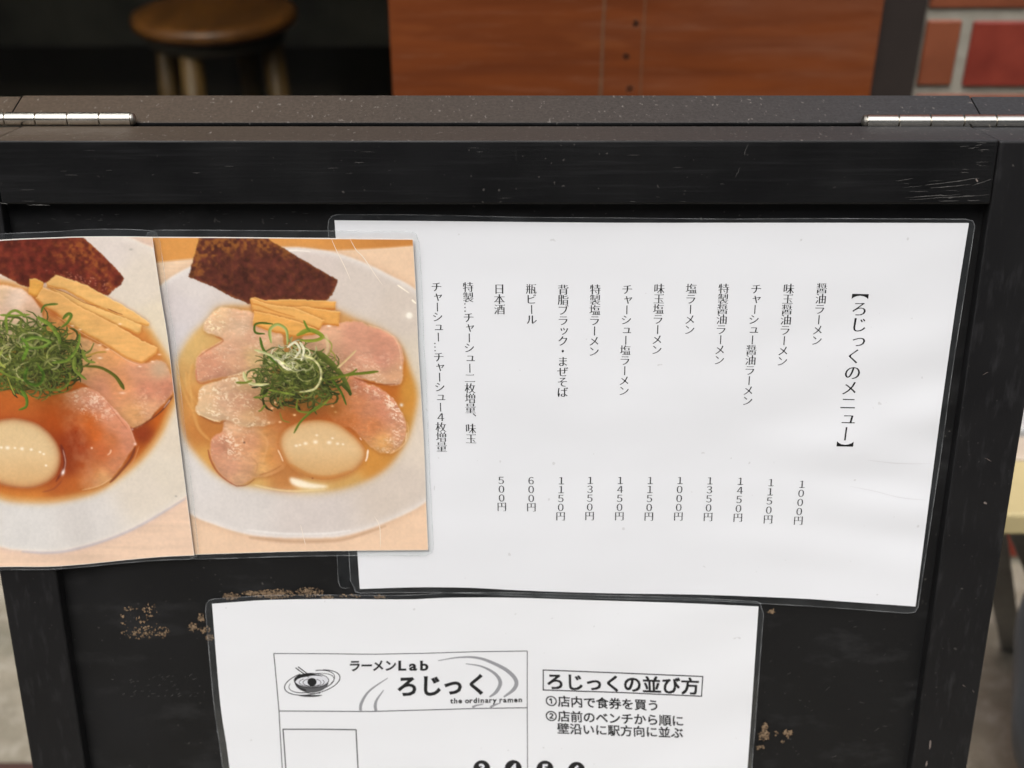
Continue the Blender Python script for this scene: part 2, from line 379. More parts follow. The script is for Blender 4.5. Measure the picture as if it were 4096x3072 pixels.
# unseen building added across the street (behind the viewer): closes the street so that glossy things mirror a facade, not open horizon
fac = simple('added_building_render', (.19, .195, .205), .8, .12, 2); win_m = simple('added_building_glass', (.03, .033, .036), .15, .1, 4)
ob = empty('added_building', (0, -5.2, 0), 'plain grey building added across the street, unseen, behind the viewer', 'building')
bm = bmesh.new(); add_box(bm, wbox(-16, 16, -9, -5.2, 0, 5.4)); from_bm('added_facade', bm, fac, ob)
for i in range(8):
    for z_ in (.9, 3.3):
        bm = bmesh.new(); add_box(bm, wbox(-15+i*3.9, -13.1+i*3.9, -5.24, -5.17, z_, z_+1.4), .01); from_bm('added_window', bm, win_m, ob)
# ---- the printed ramen pictures: a small painter on a pixel grid (print inks only) ----
class Canvas:
    def __init__(s, x0, y0, x1, y1, k=0.5, seed=1):
        s.k = k; s.x0 = x0; s.y0 = y0
        s.w = int((x1-x0)*k); s.h = int((y1-y0)*k)
        s.X, s.Y = np.meshgrid(x0+(np.arange(s.w)+.5)/k, y0+(np.arange(s.h)+.5)/k)
        s.im = np.zeros((s.h, s.w, 3)); s.r = np.random.RandomState(seed)
    def blur(s, a, sig):
        sig *= s.k
        if sig < .25: return a
        n = int(sig*3)+1; g = np.exp(-.5*(np.arange(-n, n+1)/sig)**2); g /= g.sum()
        for ax in (0, 1):
            p = [(0, 0)]*a.ndim; p[ax] = (n, n)
            b = np.pad(a, p, mode='edge'); o = np.zeros_like(a)
            for i, c in enumerate(g):
                o += c*(b[i:i+s.h] if ax == 0 else b[:, i:i+s.w])
            a = o
        return a
    def noise(s, cell, sx=1., sy=1., oct=3):
        o = np.zeros((s.h, s.w)); amp = 1.; tot = 0
        for i in range(oct):
            cx, cy = cell*sx/2**i*s.k, cell*sy/2**i*s.k
            gw, gh = int(s.w/cx)+3, int(s.h/cy)+3
            G = s.r.rand(gh, gw)
            u = np.arange(s.w)/cx; v = np.arange(s.h)/cy
            iu = u.astype(int); iv = v.astype(int); fu = u-iu; fv = v-iv
            fu = fu*fu*(3-2*fu); fv = (fv*fv*(3-2*fv))[:, None]
            a = G[iv][:, iu]*(1-fu)+G[iv][:, iu+1]*fu
            b = G[iv+1][:, iu]*(1-fu)+G[iv+1][:, iu+1]*fu
            o += amp*(a*(1-fv)+b*fv); tot += amp; amp *= .55
        return o/tot
    def smooth(s, P, n=8, closed=True):
        P = np.array(P, float); m = len(P); o = []
        for i in range(m if closed else m-1):
            if closed: a, b, c, d = P[i-1], P[i], P[(i+1) % m], P[(i+2) % m]
            else: a, b, c, d = P[max(i-1, 0)], P[i], P[i+1], P[min(i+2, m-1)]
            for t in np.arange(n)/n:
                o.append(.5*(2*b+(c-a)*t+(2*a-5*b+4*c-d)*t*t+(3*b-a-3*c+d)*t**3))
        if not closed: o.append(P[-1])
        return np.array(o)
    def poly(s, P, soft=2., smooth=True, rough=0., rcell=14):
        Q = s.smooth(P) if smooth else np.array(P, float)
        X, Y = s.X, s.Y
        if rough:
            X = X+(s.noise(rcell)-.5)*rough*2; Y = Y+(s.noise(rcell)-.5)*rough*2
        m = np.zeros((s.h, s.w), bool)
        xa, ya = Q[:, 0], Q[:, 1]; xb, yb = np.roll(xa, -1), np.roll(ya, -1)
        for x1, y1, x2, y2 in zip(xa, ya, xb, yb):
            if y1 == y2: continue
            c = ((y1 > Y) != (y2 > Y))
            m ^= c & (X < (x2-x1)*(Y-y1)/(y2-y1)+x1)
        return np.clip(s.blur(m.astype(float), soft), 0, 1)
    def put(s, m, col, a=1.):
        col = np.array(col, float)
        s.im += (col-s.im)*(np.clip(m*a, 0, 1))[..., None]
    def spot(s, x, y, rx, ry, col, a=1., rot=0., hard=1.):
        c, q = np.cos(np.radians(rot)), np.sin(np.radians(rot))
        dx, dy = s.X-x, s.Y-y
        d = ((dx*c+dy*q)/rx)**2+((-dx*q+dy*c)/ry)**2
        s.put(np.exp(-d**hard), col, a)
    def grad(s, stops):
        'colour field: inverse distance blend of (x,y,colour)'
        W = 0; C = 0
        for x, y, c in stops:
            w = 1/(((s.X-x)**2+(s.Y-y)**2)/1e4+.05)**1.6
            W = W+w; C = C+w[..., None]*np.array(c, float)
        return C/W[..., None]
    def stroke(s, P, w0, w1, col, a=1., soft=1.2, col2=None, smooth=True):
        Q = s.smooth(P, 6, False) if smooth else np.array(P, float)
        pad = max(w0, w1)+6
        i0 = max(int((Q[:, 0].min()-pad-s.x0)*s.k), 0); i1 = min(int((Q[:, 0].max()+pad-s.x0)*s.k)+1, s.w)
        j0 = max(int((Q[:, 1].min()-pad-s.y0)*s.k), 0); j1 = min(int((Q[:, 1].max()+pad-s.y0)*s.k)+1, s.h)
        if i1 <= i0 or j1 <= j0: return
        X, Y = s.X[j0:j1, i0:i1], s.Y[j0:j1, i0:i1]
        best = np.full(X.shape, 1e9); side = np.zeros(X.shape); n = len(Q)-1
        for i in range(n):
            ax, ay = Q[i]; bx, by = Q[i+1]; L = (bx-ax)**2+(by-ay)**2+1e-9
            t = np.clip(((X-ax)*(bx-ax)+(Y-ay)*(by-ay))/L, 0, 1)
            f = (i+t)/n
            hw = (w0+(w1-w0)*f)*.5*np.minimum(1, .45+4*np.minimum(f, 1-f))
            d = np.hypot(X-ax-t*(bx-ax), Y-ay-t*(by-ay))-hw
            k = d < best; best = np.where(k, d, best)
            side = np.where(k, ((X-ax)*(by-ay)-(Y-ay)*(bx-ax))/np.sqrt(L)/np.maximum(hw, .5), side)
        m = np.clip(.5-best/soft, 0, 1)*a
        c = np.array(col, float)
        if col2 is not None:
            c = c+(np.array(col2, float)-c)*np.clip(side*.5+.5, 0, 1)[..., None]
        s.im[j0:j1, i0:i1] += (c-s.im[j0:j1, i0:i1])*m[..., None]
    def sprinkle(s, m, n, r0, r1, col, a=.8, thr=.6):
        ys, xs = np.where(m > thr)
        if len(xs) == 0: return
        for _ in range(n):
            i = s.r.randint(len(xs)); r = s.r.uniform(r0, r1)
            s.dot(s.x0+xs[i]/s.k, s.y0+ys[i]/s.k, r*s.r.uniform(.7, 1.8), r, col, a*s.r.uniform(.4, 1))
    def specks(s, m, cell, thr, col, a=.8, gain=7.):
        s.put(np.clip(m, 0, 1)*np.clip((s.noise(cell, 1.3, 1, 2)-thr)*gain, 0, 1)*np.clip((s.noise(cell*5)-.35)*3, 0, 1), col, a)
    def dot(s, x, y, rx, ry, col, a=1.):
        R = max(rx, ry)*2.5+2
        i0 = max(int((x-R-s.x0)*s.k), 0); i1 = min(int((x+R-s.x0)*s.k)+1, s.w)
        j0 = max(int((y-R-s.y0)*s.k), 0); j1 = min(int((y+R-s.y0)*s.k)+1, s.h)
        if i1 <= i0 or j1 <= j0: return
        d = ((s.X[j0:j1, i0:i1]-x)/rx)**2+((s.Y[j0:j1, i0:i1]-y)/ry)**2
        m = np.exp(-d)*a
        s.im[j0:j1, i0:i1] += (np.array(col, float)-s.im[j0:j1, i0:i1])*m[..., None]
    def layer(s, m, field, shade=0., cell=30, tint=(0, 0, 0)):
        f = field.copy() if isinstance(field, np.ndarray) and field.ndim == 3 else np.ones((s.h, s.w, 3))*np.array(field, float)
        if shade: f = f*(1+shade*(s.noise(cell)-.5)*2)[..., None]
        s.im += (f-s.im)*m[..., None]
    def curls(s, cx, cy, rx, ry, n, cols, wr=(5, 11), rr=(14, 50), a=.95):
        for _ in range(n):
            t = s.r.uniform(0, 6.283); q = np.sqrt(s.r.rand())
            x, y = cx+rx*q*np.cos(t), cy+ry*q*np.sin(t)
            R = s.r.uniform(*rr); a0 = s.r.uniform(0, 6.283); sp = s.r.uniform(1.2, 4.4)*s.r.choice([-1, 1])
            e = s.r.uniform(.55, 1.)
            th = a0+np.linspace(0, sp, 9); rad = R*(1-.35*np.linspace(0, 1, 9)*s.r.rand())
            P = np.stack([x+rad*np.cos(th), y+rad*np.sin(th)*e], 1)
            P = P-P.mean(0)+[x, y]
            c = np.array(cols[s.r.randint(len(cols))], float)*s.r.uniform(.85, 1.12)
            w = s.r.uniform(*wr)
            s.stroke(P, w, w*s.r.uniform(.4, 1), c, a, 1.6, c*s.r.uniform(.55, .8)+[4, 6, 2], smooth=False)
def nori(c, P, base, gold, gpos):
    m = c.poly(P, 1.6, False, 3.5, 10)
    n1 = c.blur(c.noise(22, 1, 1, 4), 2.); n2 = c.blur(c.noise(13, 1, 1, 3), 2.2)
    f = np.ones((c.h, c.w, 3))*np.array(base, float)
    f *= (.62+.76*n1)[..., None]
    g = sum(np.exp(-(((c.X-x)/rx)**2+((c.Y-y)/ry)**2)) for x, y, rx, ry in gpos)
    g = np.clip(g, 0, 1)*np.clip((n2-.34)*2.6, 0, 1)*.85+.22*np.clip((n2-.5)*4, 0, 1)
    f += (np.array(gold, float)-f)*np.clip(g, 0, .85)[..., None]
    c.layer(m, f)
    e = np.clip(m*(1-c.blur(m, 7))*3, 0, 1)*np.clip((c.noise(9)-.3)*2, 0, 1)
    c.put(e, gold, .6)
def meat(c, P, stops, rough=5, shade=.05, soft=3., rim=None, ra=.6, fade=None):
    m = c.poly(P, soft, True, rough, 22)
    if fade is not None: m = m*fade
    sh = np.roll(np.roll(c.blur(m, 8), int(5*c.k), 0), int(2*c.k), 1)
    c.put(np.clip(sh-m, 0, 1), (140, 76, 36), .6)
    f = c.grad(stops)*np.array((1.0, .995, .965))
    fib = c.noise(46, 1.3, .8, 4); f = f*(1+.15*(fib-.5)+shade*(c.noise(12, 1.6, .8, 3)-.5)*2)[..., None]
    h = c.blur(m, 13)
    rel = np.roll(h, int(8*c.k), 0)-np.roll(h, -int(8*c.k), 0)
    f = f*(1-.16*np.clip(rel, -1, 1)*(.5+c.noise(60)))[..., None]
    c.layer(m, f)
    if rim is not None:
        e = np.clip(m*(1-c.blur(m, 5))*2.2, 0, 1)*np.clip((c.noise(30)-.25)*2, 0, 1)
        c.put(e, rim, ra*.7)
    return m
def egg(c, P, top, mid, low, edge):
    m = c.poly(P, 2.)
    c.put(np.clip(c.blur(m, 12)-m*.9, 0, 1), edge, 1.0)
    cx, cy = np.mean(P, 0)
    t = np.clip((c.Y-(cy-120))/240, 0, 1)[..., None]
    f = np.where(t < .5, np.array(top)+(np.array(mid, float)-top)*t*2, np.array(mid)+(np.array(low, float)-mid)*(t*2-1))
    f = f*(1+.02*(c.noise(30)-.5))[..., None]
    c.layer(m, f)
    e = np.clip((1-c.blur(m, 16))*m*1.7, 0, 1); c.put(e, edge, .55)
    e = np.clip((1-c.blur(m, 6))*m*1.8, 0, 1); c.put(e, edge, .5)
    return m
def menma(c, P, col, low, soft=1.6):
    m = c.poly(P, soft, False, 3, 16)
    c.put(np.clip(c.blur(m, 7)-m, 0, 1), (150, 80, 30), .7)
    f = np.ones((c.h, c.w, 3))*np.array(col, float)*(1+.16*(c.noise(24, 2.5, .7, 4)-.5))[..., None]
    c.layer(m, f)
    sh = c.blur(np.roll(m, -max(int(7*c.k), 1), 0), 3)
    c.put(np.clip(m-sh, 0, 1), low, .9)
    sh = np.roll(m, max(int(4*c.k), 1), 0); c.put(np.clip(m-sh, 0, 1), (248, 214, 155), .5)
    return m
G_D = [(70, 76, 36), (82, 86, 42), (58, 64, 34), (92, 92, 50)]
G_M = [(112, 122, 58), (98, 110, 50), (128, 134, 72), (106, 116, 62), (90, 102, 46)]
G_L = [(162, 164, 108), (176, 176, 126), (154, 158, 98)]
G_W = [(205, 206, 160), (216, 214, 178), (190, 194, 140), (222, 220, 190)]
def table_top(c, col, cell=30):
    n = c.noise(cell, 9, .5, 4)
    c.im[:] = np.array(col, float)*(1+.09*(n-.5))[..., None]
def paint_light():
    c = Canvas(590, 930, 1730, 2250, .5, 3)
    table_top(c, (234, 208, 180))
    c.put(np.clip((c.Y-1700)/300, 0, 1), (232, 204, 178), .8)
    c.put(np.clip((c.X-1250)/300, 0, 1)*np.clip((1500-c.Y)/100, 0, 1), (230, 202, 174), .7)
    top = np.clip(.5-(c.Y-(1048-.072*(c.X-640)+6*np.sin(c.X/200)))/12, 0, 1)
    c.put(top, (217, 158, 90)); c.put(top*np.clip((c.X-1250)/300, 0, 1), (197, 138, 76))
    bowl = [(560, 1230), (640, 1146), (700, 1101), (800, 1052), (950, 1010), (1100, 992), (1200, 991), (1330, 1010), (1450, 1050), (1560, 1103),
            (1662, 1161), (1800, 1300), (1900, 1570), (1840, 1850), (1705, 2005), (1536, 2091), (1391, 2138), (1295, 2149), (1132, 2149),
            (988, 2135), (843, 2091), (754, 2048), (620, 1930), (500, 1700), (490, 1400)]
    b = c.poly(bowl, 4)
    c.put(np.clip(c.blur(b, 16)-b, 0, 1), (176, 136, 104), .55)
    c.layer(b, c.grad([(720, 1230, (214, 208, 208)), (760, 1150, (219, 213, 210)), (1250, 1050, (214, 204, 198)), (1450, 1150, (213, 204, 196)),
                       (1600, 1250, (212, 202, 192)), (1660, 1450, (216, 207, 192)), (1700, 1750, (219, 209, 196)), (1600, 1980, (211, 201, 191)), (1250, 2060, (213, 206, 202)),
                       (950, 2020, (217, 213, 210)), (780, 1900, (222, 219, 217)), (700, 1350, (212, 208, 210)), (900, 1200, (216, 209, 205))]))
    rim = np.clip(b*(1-c.blur(b, 14))*2.2, 0, 1)
    c.put(rim, (233, 229, 226), .8)
    c.stroke([(990, 2120), (1130, 2134), (1295, 2134), (1400, 2122)], 7, 7, (238, 236, 234), .8, 8)
    c.stroke([(1000, 2150), (1150, 2165), (1295, 2165), (1391, 2154), (1540, 2105)], 12, 8, (172, 138, 112), .5, 12)
    c.stroke([(1150, 1003), (1190, 1002), (1240, 1006)], 6, 4, (245, 240, 232), .9, 5)
    c.stroke([(1590, 1140), (1636, 1172)], 6, 3, (255, 250, 235), .9, 3); c.stroke([(1648, 1200), (1664, 1214)], 8, 5, (255, 250, 235), .95, 3)
    c.spot(1637, 1262, 13, 13, (255, 254, 246), 1., 0, 2); c.spot(1637, 1262, 26, 20, (240, 234, 220), .4)
    soup = [(990, 1222), (1180, 1235), (1330, 1236), (1425, 1275), (1500, 1306), (1570, 1350), (1610, 1400), (1640, 1474), (1668, 1560), (1663, 1643), (1632, 1749),
            (1570, 1850), (1488, 1913), (1367, 1958), (1246, 1972), (1132, 1966), (1036, 1952), (949, 1937), (867, 1899), (809, 1846), (746, 1764), (718, 1667), (704, 1530),
            (712, 1430), (770, 1335), (830, 1280), (875, 1228)]
    sm = c.poly(soup, 10)
    c.put(np.clip(c.blur(sm, 14)-sm*.9, 0, 1), (206, 184, 146), .9)
    sf = c.grad([(720, 1500, (206, 166, 108)), (760, 1400, (216, 182, 122)), (770, 1600, (205, 150, 88)), (830, 1720, (190, 128, 70)), (840, 1840, (212, 164, 96)), (1000, 1940, (214, 176, 112)),
                 (1150, 1900, (192, 134, 80)), (1080, 1800, (198, 138, 84)), (1050, 1680, (184, 112, 62)), (1250, 1660, (176, 98, 50)), (1350, 1700, (190, 108, 54)), (1400, 1940, (204, 166, 104)),
                 (1500, 1860, (202, 146, 74)), (1560, 1560, (186, 112, 50)), (1640, 1560, (204, 150, 72)), (1630, 1700, (196, 146, 74)), (1440, 1260, (206, 160, 104)), (1250, 1960, (214, 186, 130))])
    c.layer(sm, sf, .05, 60)
    for P in ([(715, 1500), (735, 1560), (770, 1640)], [(745, 1490), (755, 1560), (790, 1610), (800, 1660)], [(765, 1560), (790, 1700), (840, 1760)], [(770, 1460), (760, 1520), (770, 1590)]):
        c.stroke(P, 16, 10, (226, 184, 118), .6, 9, (206, 152, 88))
    m3 = meat(c, [(1210, 1350), (1290, 1305), (1367, 1292), (1425, 1284), (1475, 1302), (1548, 1328), (1588, 1358), (1606, 1400), (1614, 1458), (1602, 1536), (1517, 1532), (1420, 1508),
                  (1320, 1500), (1220, 1460)],
              [(1320, 1330, (214, 172, 148)), (1420, 1330, (208, 158, 138)), (1520, 1370, (210, 156, 136)), (1450, 1420, (212, 162, 142)), (1530, 1440, (202, 148, 130)), (1580, 1500, (214, 170, 140)),
               (1400, 1480, (206, 154, 132)), (1500, 1515, (214, 176, 148))], 6, .05, 2.5, (228, 200, 168), .6)
    c.specks(m3*np.clip((c.Y-1380)/80, 0, 1), 5.5, .54, (238, 214, 190), .6, 8)
    m4 = meat(c, [(1300, 1520), (1401, 1500), (1478, 1537), (1545, 1571), (1594, 1628), (1623, 1691), (1625, 1739), (1603, 1783), (1560, 1809), (1507, 1802), (1459, 1764), (1400, 1710), (1343, 1695), (1290, 1610)],
              [(1420, 1530, (196, 132, 108)), (1500, 1580, (198, 140, 118)), (1580, 1660, (204, 150, 126)), (1600, 1740, (206, 156, 128)), (1440, 1620, (202, 138, 102)), (1400, 1680, (198, 126, 78)),
               (1490, 1700, (204, 136, 92)), (1530, 1770, (214, 166, 112)), (1480, 1640, (206, 146, 116)), (1540, 1650, (206, 144, 120)), (1340, 1600, (196, 124, 78))], 6, .08, 2.5, (222, 190, 158), .5, np.clip((c.X-1290)/130, 0, 1))
    ring = np.exp(-((np.hypot((c.X-1460)/1.0, (c.Y-1690)/1.05)-135)/26)**2)*m4
    c.specks(ring*m4*np.clip((c.X-1400)/40, 0, 1)*1.5, 5.5, .46, (244, 226, 206), .9, 9)
    c.specks(m4, 5.5, .63, (224, 180, 140), .45)
    m1 = meat(c, [(875, 1234), (900, 1232), (962, 1240), (1012, 1248), (1080, 1285), (1130, 1346), (1130, 1420), (1080, 1490), (962, 1500), (853, 1516), (802, 1527), (786, 1516), (784, 1465),
                  (795, 1422), (831, 1396), (889, 1360), (860, 1342), (824, 1330), (813, 1310), (831, 1274)],
              [(880, 1250, (222, 190, 158)), (960, 1250, (218, 180, 154)), (850, 1310, (218, 186, 158)), (960, 1310, (220, 190, 166)), (1010, 1350, (212, 170, 146)), (930, 1400, (214, 172, 148)),
               (830, 1450, (206, 154, 130)), (860, 1500, (206, 154, 132)), (960, 1450, (210, 166, 140)), (800, 1510, (212, 160, 134)), (1010, 1430, (214, 182, 140))], 5, .05, 2.5, (226, 196, 154), .5)
    c.specks(m1*np.clip((920-c.X)/40, 0, 1)*np.clip((1350-c.Y)/30, 0, 1), 5.5, .55, (248, 236, 200), .9)
    c.specks(m1, 5.5, .56, (236, 212, 186), .5, 8)
    c.stroke([(900, 1390), (925, 1400), (950, 1395), (970, 1405)], 3, 2, (226, 196, 172), .6, 3)
    m2 = meat(c, [(900, 1650), (1000, 1620), (1100, 1650), (1150, 1715), (1150, 1790), (1148, 1860), (1070, 1902), (1017, 1908), (983, 1932), (939, 1937), (901, 1913), (857, 1860), (840, 1797), (853, 1749), (890, 1725)],
              [(950, 1690, (216, 180, 152)), (880, 1780, (204, 150, 126)), (930, 1870, (208, 160, 136)), (960, 1920, (216, 174, 142)), (1000, 1870, (210, 164, 134)), (1000, 1760, (206, 154, 122)),
               (1080, 1730, (206, 152, 98)), (1090, 1830, (206, 152, 92)), (1040, 1880, (214, 170, 116)), (1010, 1680, (214, 180, 146))], 6, .07, 2.5, (206, 140, 108), .5, np.clip((1170-c.X)/110, .0, 1))
    c.specks(m2*np.clip((1850-c.Y)/50, 0, 1)*np.clip((1020-c.X)/50, 0, 1), 5.5, .48, (244, 224, 200), .8, 9)
    c.stroke([(1005, 1830), (1030, 1860), (1018, 1900)], 4, 3, (188, 136, 98), .6, 6); c.stroke([(1030, 1720), (1070, 1770), (1050, 1850)], 8, 4, (222, 178, 130), .5, 10)
    c.stroke([(1040, 1900), (1085, 1885), (1125, 1862)], 6, 3, (168, 106, 60), .6, 6); c.dot(977, 1770, 4, 4, (90, 66, 56), .9)
    ma = meat(c, [(809, 1546), (891, 1517), (1030, 1475), (1120, 1530), (1150, 1630), (1105, 1690), (985, 1706), (901, 1677), (867, 1686), (787, 1648), (795, 1600)],
              [(830, 1570, (220, 188, 156)), (900, 1550, (214, 178, 152)), (980, 1530, (212, 178, 142)), (820, 1640, (222, 194, 162)), (880, 1660, (220, 188, 160)), (960, 1610, (204, 160, 136)),
               (1000, 1600, (200, 156, 134)), (1000, 1660, (214, 182, 148)), (900, 1610, (212, 174, 150))], 5, .05, 2.5, (232, 208, 166), .5, np.clip((1160-c.X)/110, 0, 1))
    c.specks(ma, 5.5, .50, (246, 232, 204), .75, 9); c.stroke([(790, 1655), (830, 1672), (880, 1688)], 5, 3, (246, 230, 190), .8, 4)
    c.stroke([(920, 1580), (960, 1575), (1000, 1590)], 7, 3, (206, 164, 140), .6, 8)
    for P, w, col, al in (([(832, 1800), (845, 1845), (872, 1890), (908, 1922), (945, 1944)], 7, (158, 84, 58), .75), ([(945, 1944), (985, 1940), (1018, 1916)], 5, (150, 90, 56), .7), ([(1420, 1512), (1470, 1528), (1520, 1538), (1592, 1536)], 6, (134, 70, 42), .65),
                        ([(1560, 1815), (1605, 1788), (1632, 1745), (1630, 1690)], 5, (238, 208, 168), .6), ([(784, 1480), (788, 1520), (806, 1534), (850, 1524)], 6, (190, 112, 84), .55), ([(862, 1346), (892, 1364), (835, 1398), (796, 1426)], 7, (178, 108, 66), .6),
                        ([(800, 1662), (866, 1694), (902, 1684)], 7, (150, 92, 52), .6), ([(1475, 1300), (1548, 1326), (1584, 1362), (1600, 1405), (1606, 1458)], 5, (232, 200, 170), .7), ([(850, 1527), (900, 1514), (985, 1496)], 6, (176, 118, 78), .5)):
        c.stroke(P, w, w*.6, col, al, 5)
    nori(c, [(800, 935), (1052, 935), (1075, 958), (1150, 1002), (1240, 1057), (1353, 1122), (1340, 1155), (1327, 1180), (1302, 1206), (1020, 1222), (998, 1216), (925, 1187), (853, 1147), (754, 1107), (770, 1046), (787, 990)],
         (92, 50, 40), (156, 102, 52), [(830, 985, 80, 60), (960, 965, 130, 40), (1080, 970, 60, 40), (790, 1050, 30, 60), (1180, 1020, 40, 18)])
    for P, w in (([(1000, 1196), (1020, 1188), (1062, 1202), (1150, 1197), (1250, 1200), (1343, 1206), (1343, 1238), (1240, 1240), (1100, 1246), (1005, 1232)], 0),
                 ([(1150, 1228), (1220, 1226), (1362, 1248), (1354, 1306), (1270, 1296), (1170, 1274)], 0)):
        menma(c, P, (222, 168, 96), (184, 112, 46))
    menma(c, [(1003, 1190), (1060, 1214), (1180, 1232), (1299, 1282), (1276, 1320), (1180, 1288), (1090, 1262), (1012, 1246)], (226, 176, 106), (190, 116, 48))
    menma(c, [(1018, 1244), (1090, 1258), (1190, 1286), (1265, 1314), (1264, 1338), (1180, 1348), (1085, 1326), (1010, 1300)], (226, 172, 98), (188, 116, 46))
    c.stroke([(1010, 1215), (1040, 1222), (1100, 1245), (1180, 1268)], 7, 3, (196, 126, 56), .7, 5)
    c.spot(1316, 1304, 9, 4, (255, 244, 230), .9)
    # soup glow under the greens, scallions
    c.spot(1190, 1610, 150, 75, (150, 86, 44), .75); c.spot(1130, 1660, 90, 40, (182, 100, 48), .6); c.spot(1200, 1520, 140, 110, (66, 80, 36), .85)
    for x, y in ((1088, 1633), (1100, 1610), (1142, 1612), (1178, 1660), (1075, 1690), (1120, 1688), (1330, 1578), (1342, 1648), (1330, 1625)):
        c.dot(x, y, 6, 4, (248, 214, 170), .9)
    c.spot(1338, 1640, 24, 22, (146, 92, 40), .6)
    c.curls(1190, 1535, 165, 92, 110, G_D, (4, 10), (14, 56))
    c.curls(1185, 1510, 165, 105, 120, G_M, (4, 9), (18, 64))
    c.curls(1175, 1450, 130, 85, 50, G_M+G_L, (4, 10), (18, 56))
    c.curls(1180, 1430, 88, 60, 36, G_W+G_L, (4, 10), (12, 44))
    S = c.stroke
    S([(1058, 1335), (1022, 1330), (1020, 1300), (1045, 1292), (1090, 1296)], 9, 8, (98, 120, 48), 1, 2, (66, 90, 32))
    S([(1085, 1370), (1080, 1320), (1110, 1298), (1145, 1320), (1150, 1375)], 13, 10, (190, 196, 136), 1, 2, (128, 150, 72))
    S([(1040, 1350), (1052, 1395), (1080, 1430), (1105, 1455)], 11, 9, (96, 122, 46), 1, 2, (72, 98, 34))
    S([(1020, 1400), (1060, 1412), (1100, 1430), (1160, 1470)], 11, 8, (216, 214, 170), 1, 2, (170, 176, 118))
    S([(1190, 1340), (1240, 1320), (1290, 1345), (1260, 1362), (1200, 1362)], 20, 10, (122, 138, 44), 1, 2, (150, 158, 70))
    S([(1215, 1282), (1228, 1310), (1240, 1325)], 8, 10, (112, 134, 50), 1, 2)
    S([(1290, 1345), (1325, 1375), (1320, 1410), (1300, 1430)], 7, 5, (158, 160, 82), .9, 2); S([(1305, 1340), (1310, 1400), (1280, 1440)], 14, 8, (220, 205, 160), .6, 4)
    S([(1320, 1400), (1338, 1420), (1340, 1445)], 6, 4, (150, 150, 70), .9, 2)
    S([(1270, 1410), (1320, 1450), (1365, 1500), (1405, 1575)], 30, 14, (78, 88, 38), 1, 2, (104, 112, 54))
    S([(1350, 1472), (1385, 1440), (1424, 1402)], 8, 7, (226, 212, 164), .9, 3, (206, 180, 130))
    S([(1310, 1518), (1390, 1500), (1460, 1492), (1512, 1486)], 12, 11, (122, 132, 50), 1, 2, (92, 106, 38)); S([(1380, 1502), (1410, 1490), (1428, 1476)], 10, 7, (110, 122, 46), 1, 2)
    S([(1330, 1520), (1365, 1570), (1385, 1620)], 12, 7, (92, 114, 46), 1, 2, (66, 88, 32)); S([(1365, 1535), (1395, 1565), (1402, 1580)], 12, 12, (70, 82, 36), 1, 2)
    S([(1165, 1420), (1240, 1430), (1280, 1470), (1282, 1520), (1255, 1558), (1200, 1568)], 8, 9, (216, 210, 168), 1, 2, (176, 178, 120))
    S([(975, 1490), (985, 1520), (1020, 1538), (1075, 1536)], 15, 9, (222, 218, 178), 1, 2, (180, 180, 118)); S([(945, 1530), (985, 1530), (1010, 1520)], 11, 7, (120, 130, 58), 1, 2)
    S([(1075, 1560), (1130, 1570), (1180, 1580)], 8, 6, (126, 142, 62), .95, 2); S([(1015, 1590), (1050, 1588), (1075, 1570)], 9, 6, (102, 122, 48), .95, 2)
    S([(1060, 1620), (1045, 1640), (1034, 1645)], 9, 5, (110, 124, 48), .95, 2)
    S([(1190, 1600), (1190, 1640), (1240, 1648), (1290, 1620), (1320, 1590)], 8, 8, (130, 142, 58), .95, 2, (98, 114, 44))
    S([(1280, 1620), (1235, 1655), (1200, 1690), (1176, 1732)], 9, 8, (116, 134, 52), 1, 2, (84, 104, 40)); S([(1120, 1650), (1130, 1680), (1160, 1690)], 6, 5, (126, 126, 56), .8, 3)
    S([(1200, 1370), (1215, 1400), (1205, 1440)], 12, 8, (226, 224, 196), .95, 2); S([(1150, 1390), (1180, 1370), (1200, 1400), (1180, 1430)], 10, 8, (228, 226, 200), .95, 2)
    S([(1110, 1440), (1140, 1470), (1165, 1478)], 14, 5, (228, 222, 190), .95, 2)
    c.im *= 1+(.34*np.exp(-(((c.X-1195)/190)**2+((c.Y-1510)/130)**2)**2)*(c.noise(13, 1.3, .8, 3)-.5)*2)[..., None]
    e = egg(c, [(1118, 1764), (1140, 1720), (1200, 1690), (1271, 1680), (1340, 1692), (1400, 1730), (1445, 1775), (1463, 1812), (1450, 1850), (1400, 1895), (1309, 1920), (1220, 1905), (1160, 1865), (1130, 1815)],
            (218, 188, 144), (222, 193, 150), (208, 168, 116), (174, 104, 48))
    c.stroke([(1165, 1860), (1240, 1900), (1320, 1908), (1400, 1885)], 10, 8, (190, 122, 56), .5, 12)
    for x, y, r in ((1185, 1783, 5), (1222, 1774, 6), (1262, 1768, 7), (1317, 1770, 7), (1267, 1741, 4), (1330, 1753, 4), (1350, 1775, 5), (1372, 1777, 4), (1200, 1780, 4)):
        c.dot(x, y, r*1.3, r, (252, 242, 222), .85)
    S([(1280, 1620), (1235, 1655), (1200, 1690), (1176, 1732)], 9, 8, (116, 134, 52), 1, 2, (84, 104, 40))
    c.stroke([(1472, 1800), (1468, 1830), (1462, 1845)], 8, 5, (252, 240, 225), .9, 4); c.stroke([(1440, 1752), (1446, 1760)], 5, 4, (240, 225, 220), .7, 3)
    c.stroke([(1112, 1800), (1124, 1825), (1132, 1845)], 5, 4, (246, 228, 205), .8, 4)
    hi = c.poly([(1160, 1912), (1190, 1915), (1240, 1932), (1310, 1944), (1290, 1952), (1220, 1952), (1170, 1938)], 5); c.put(hi, (250, 242, 222), .95)
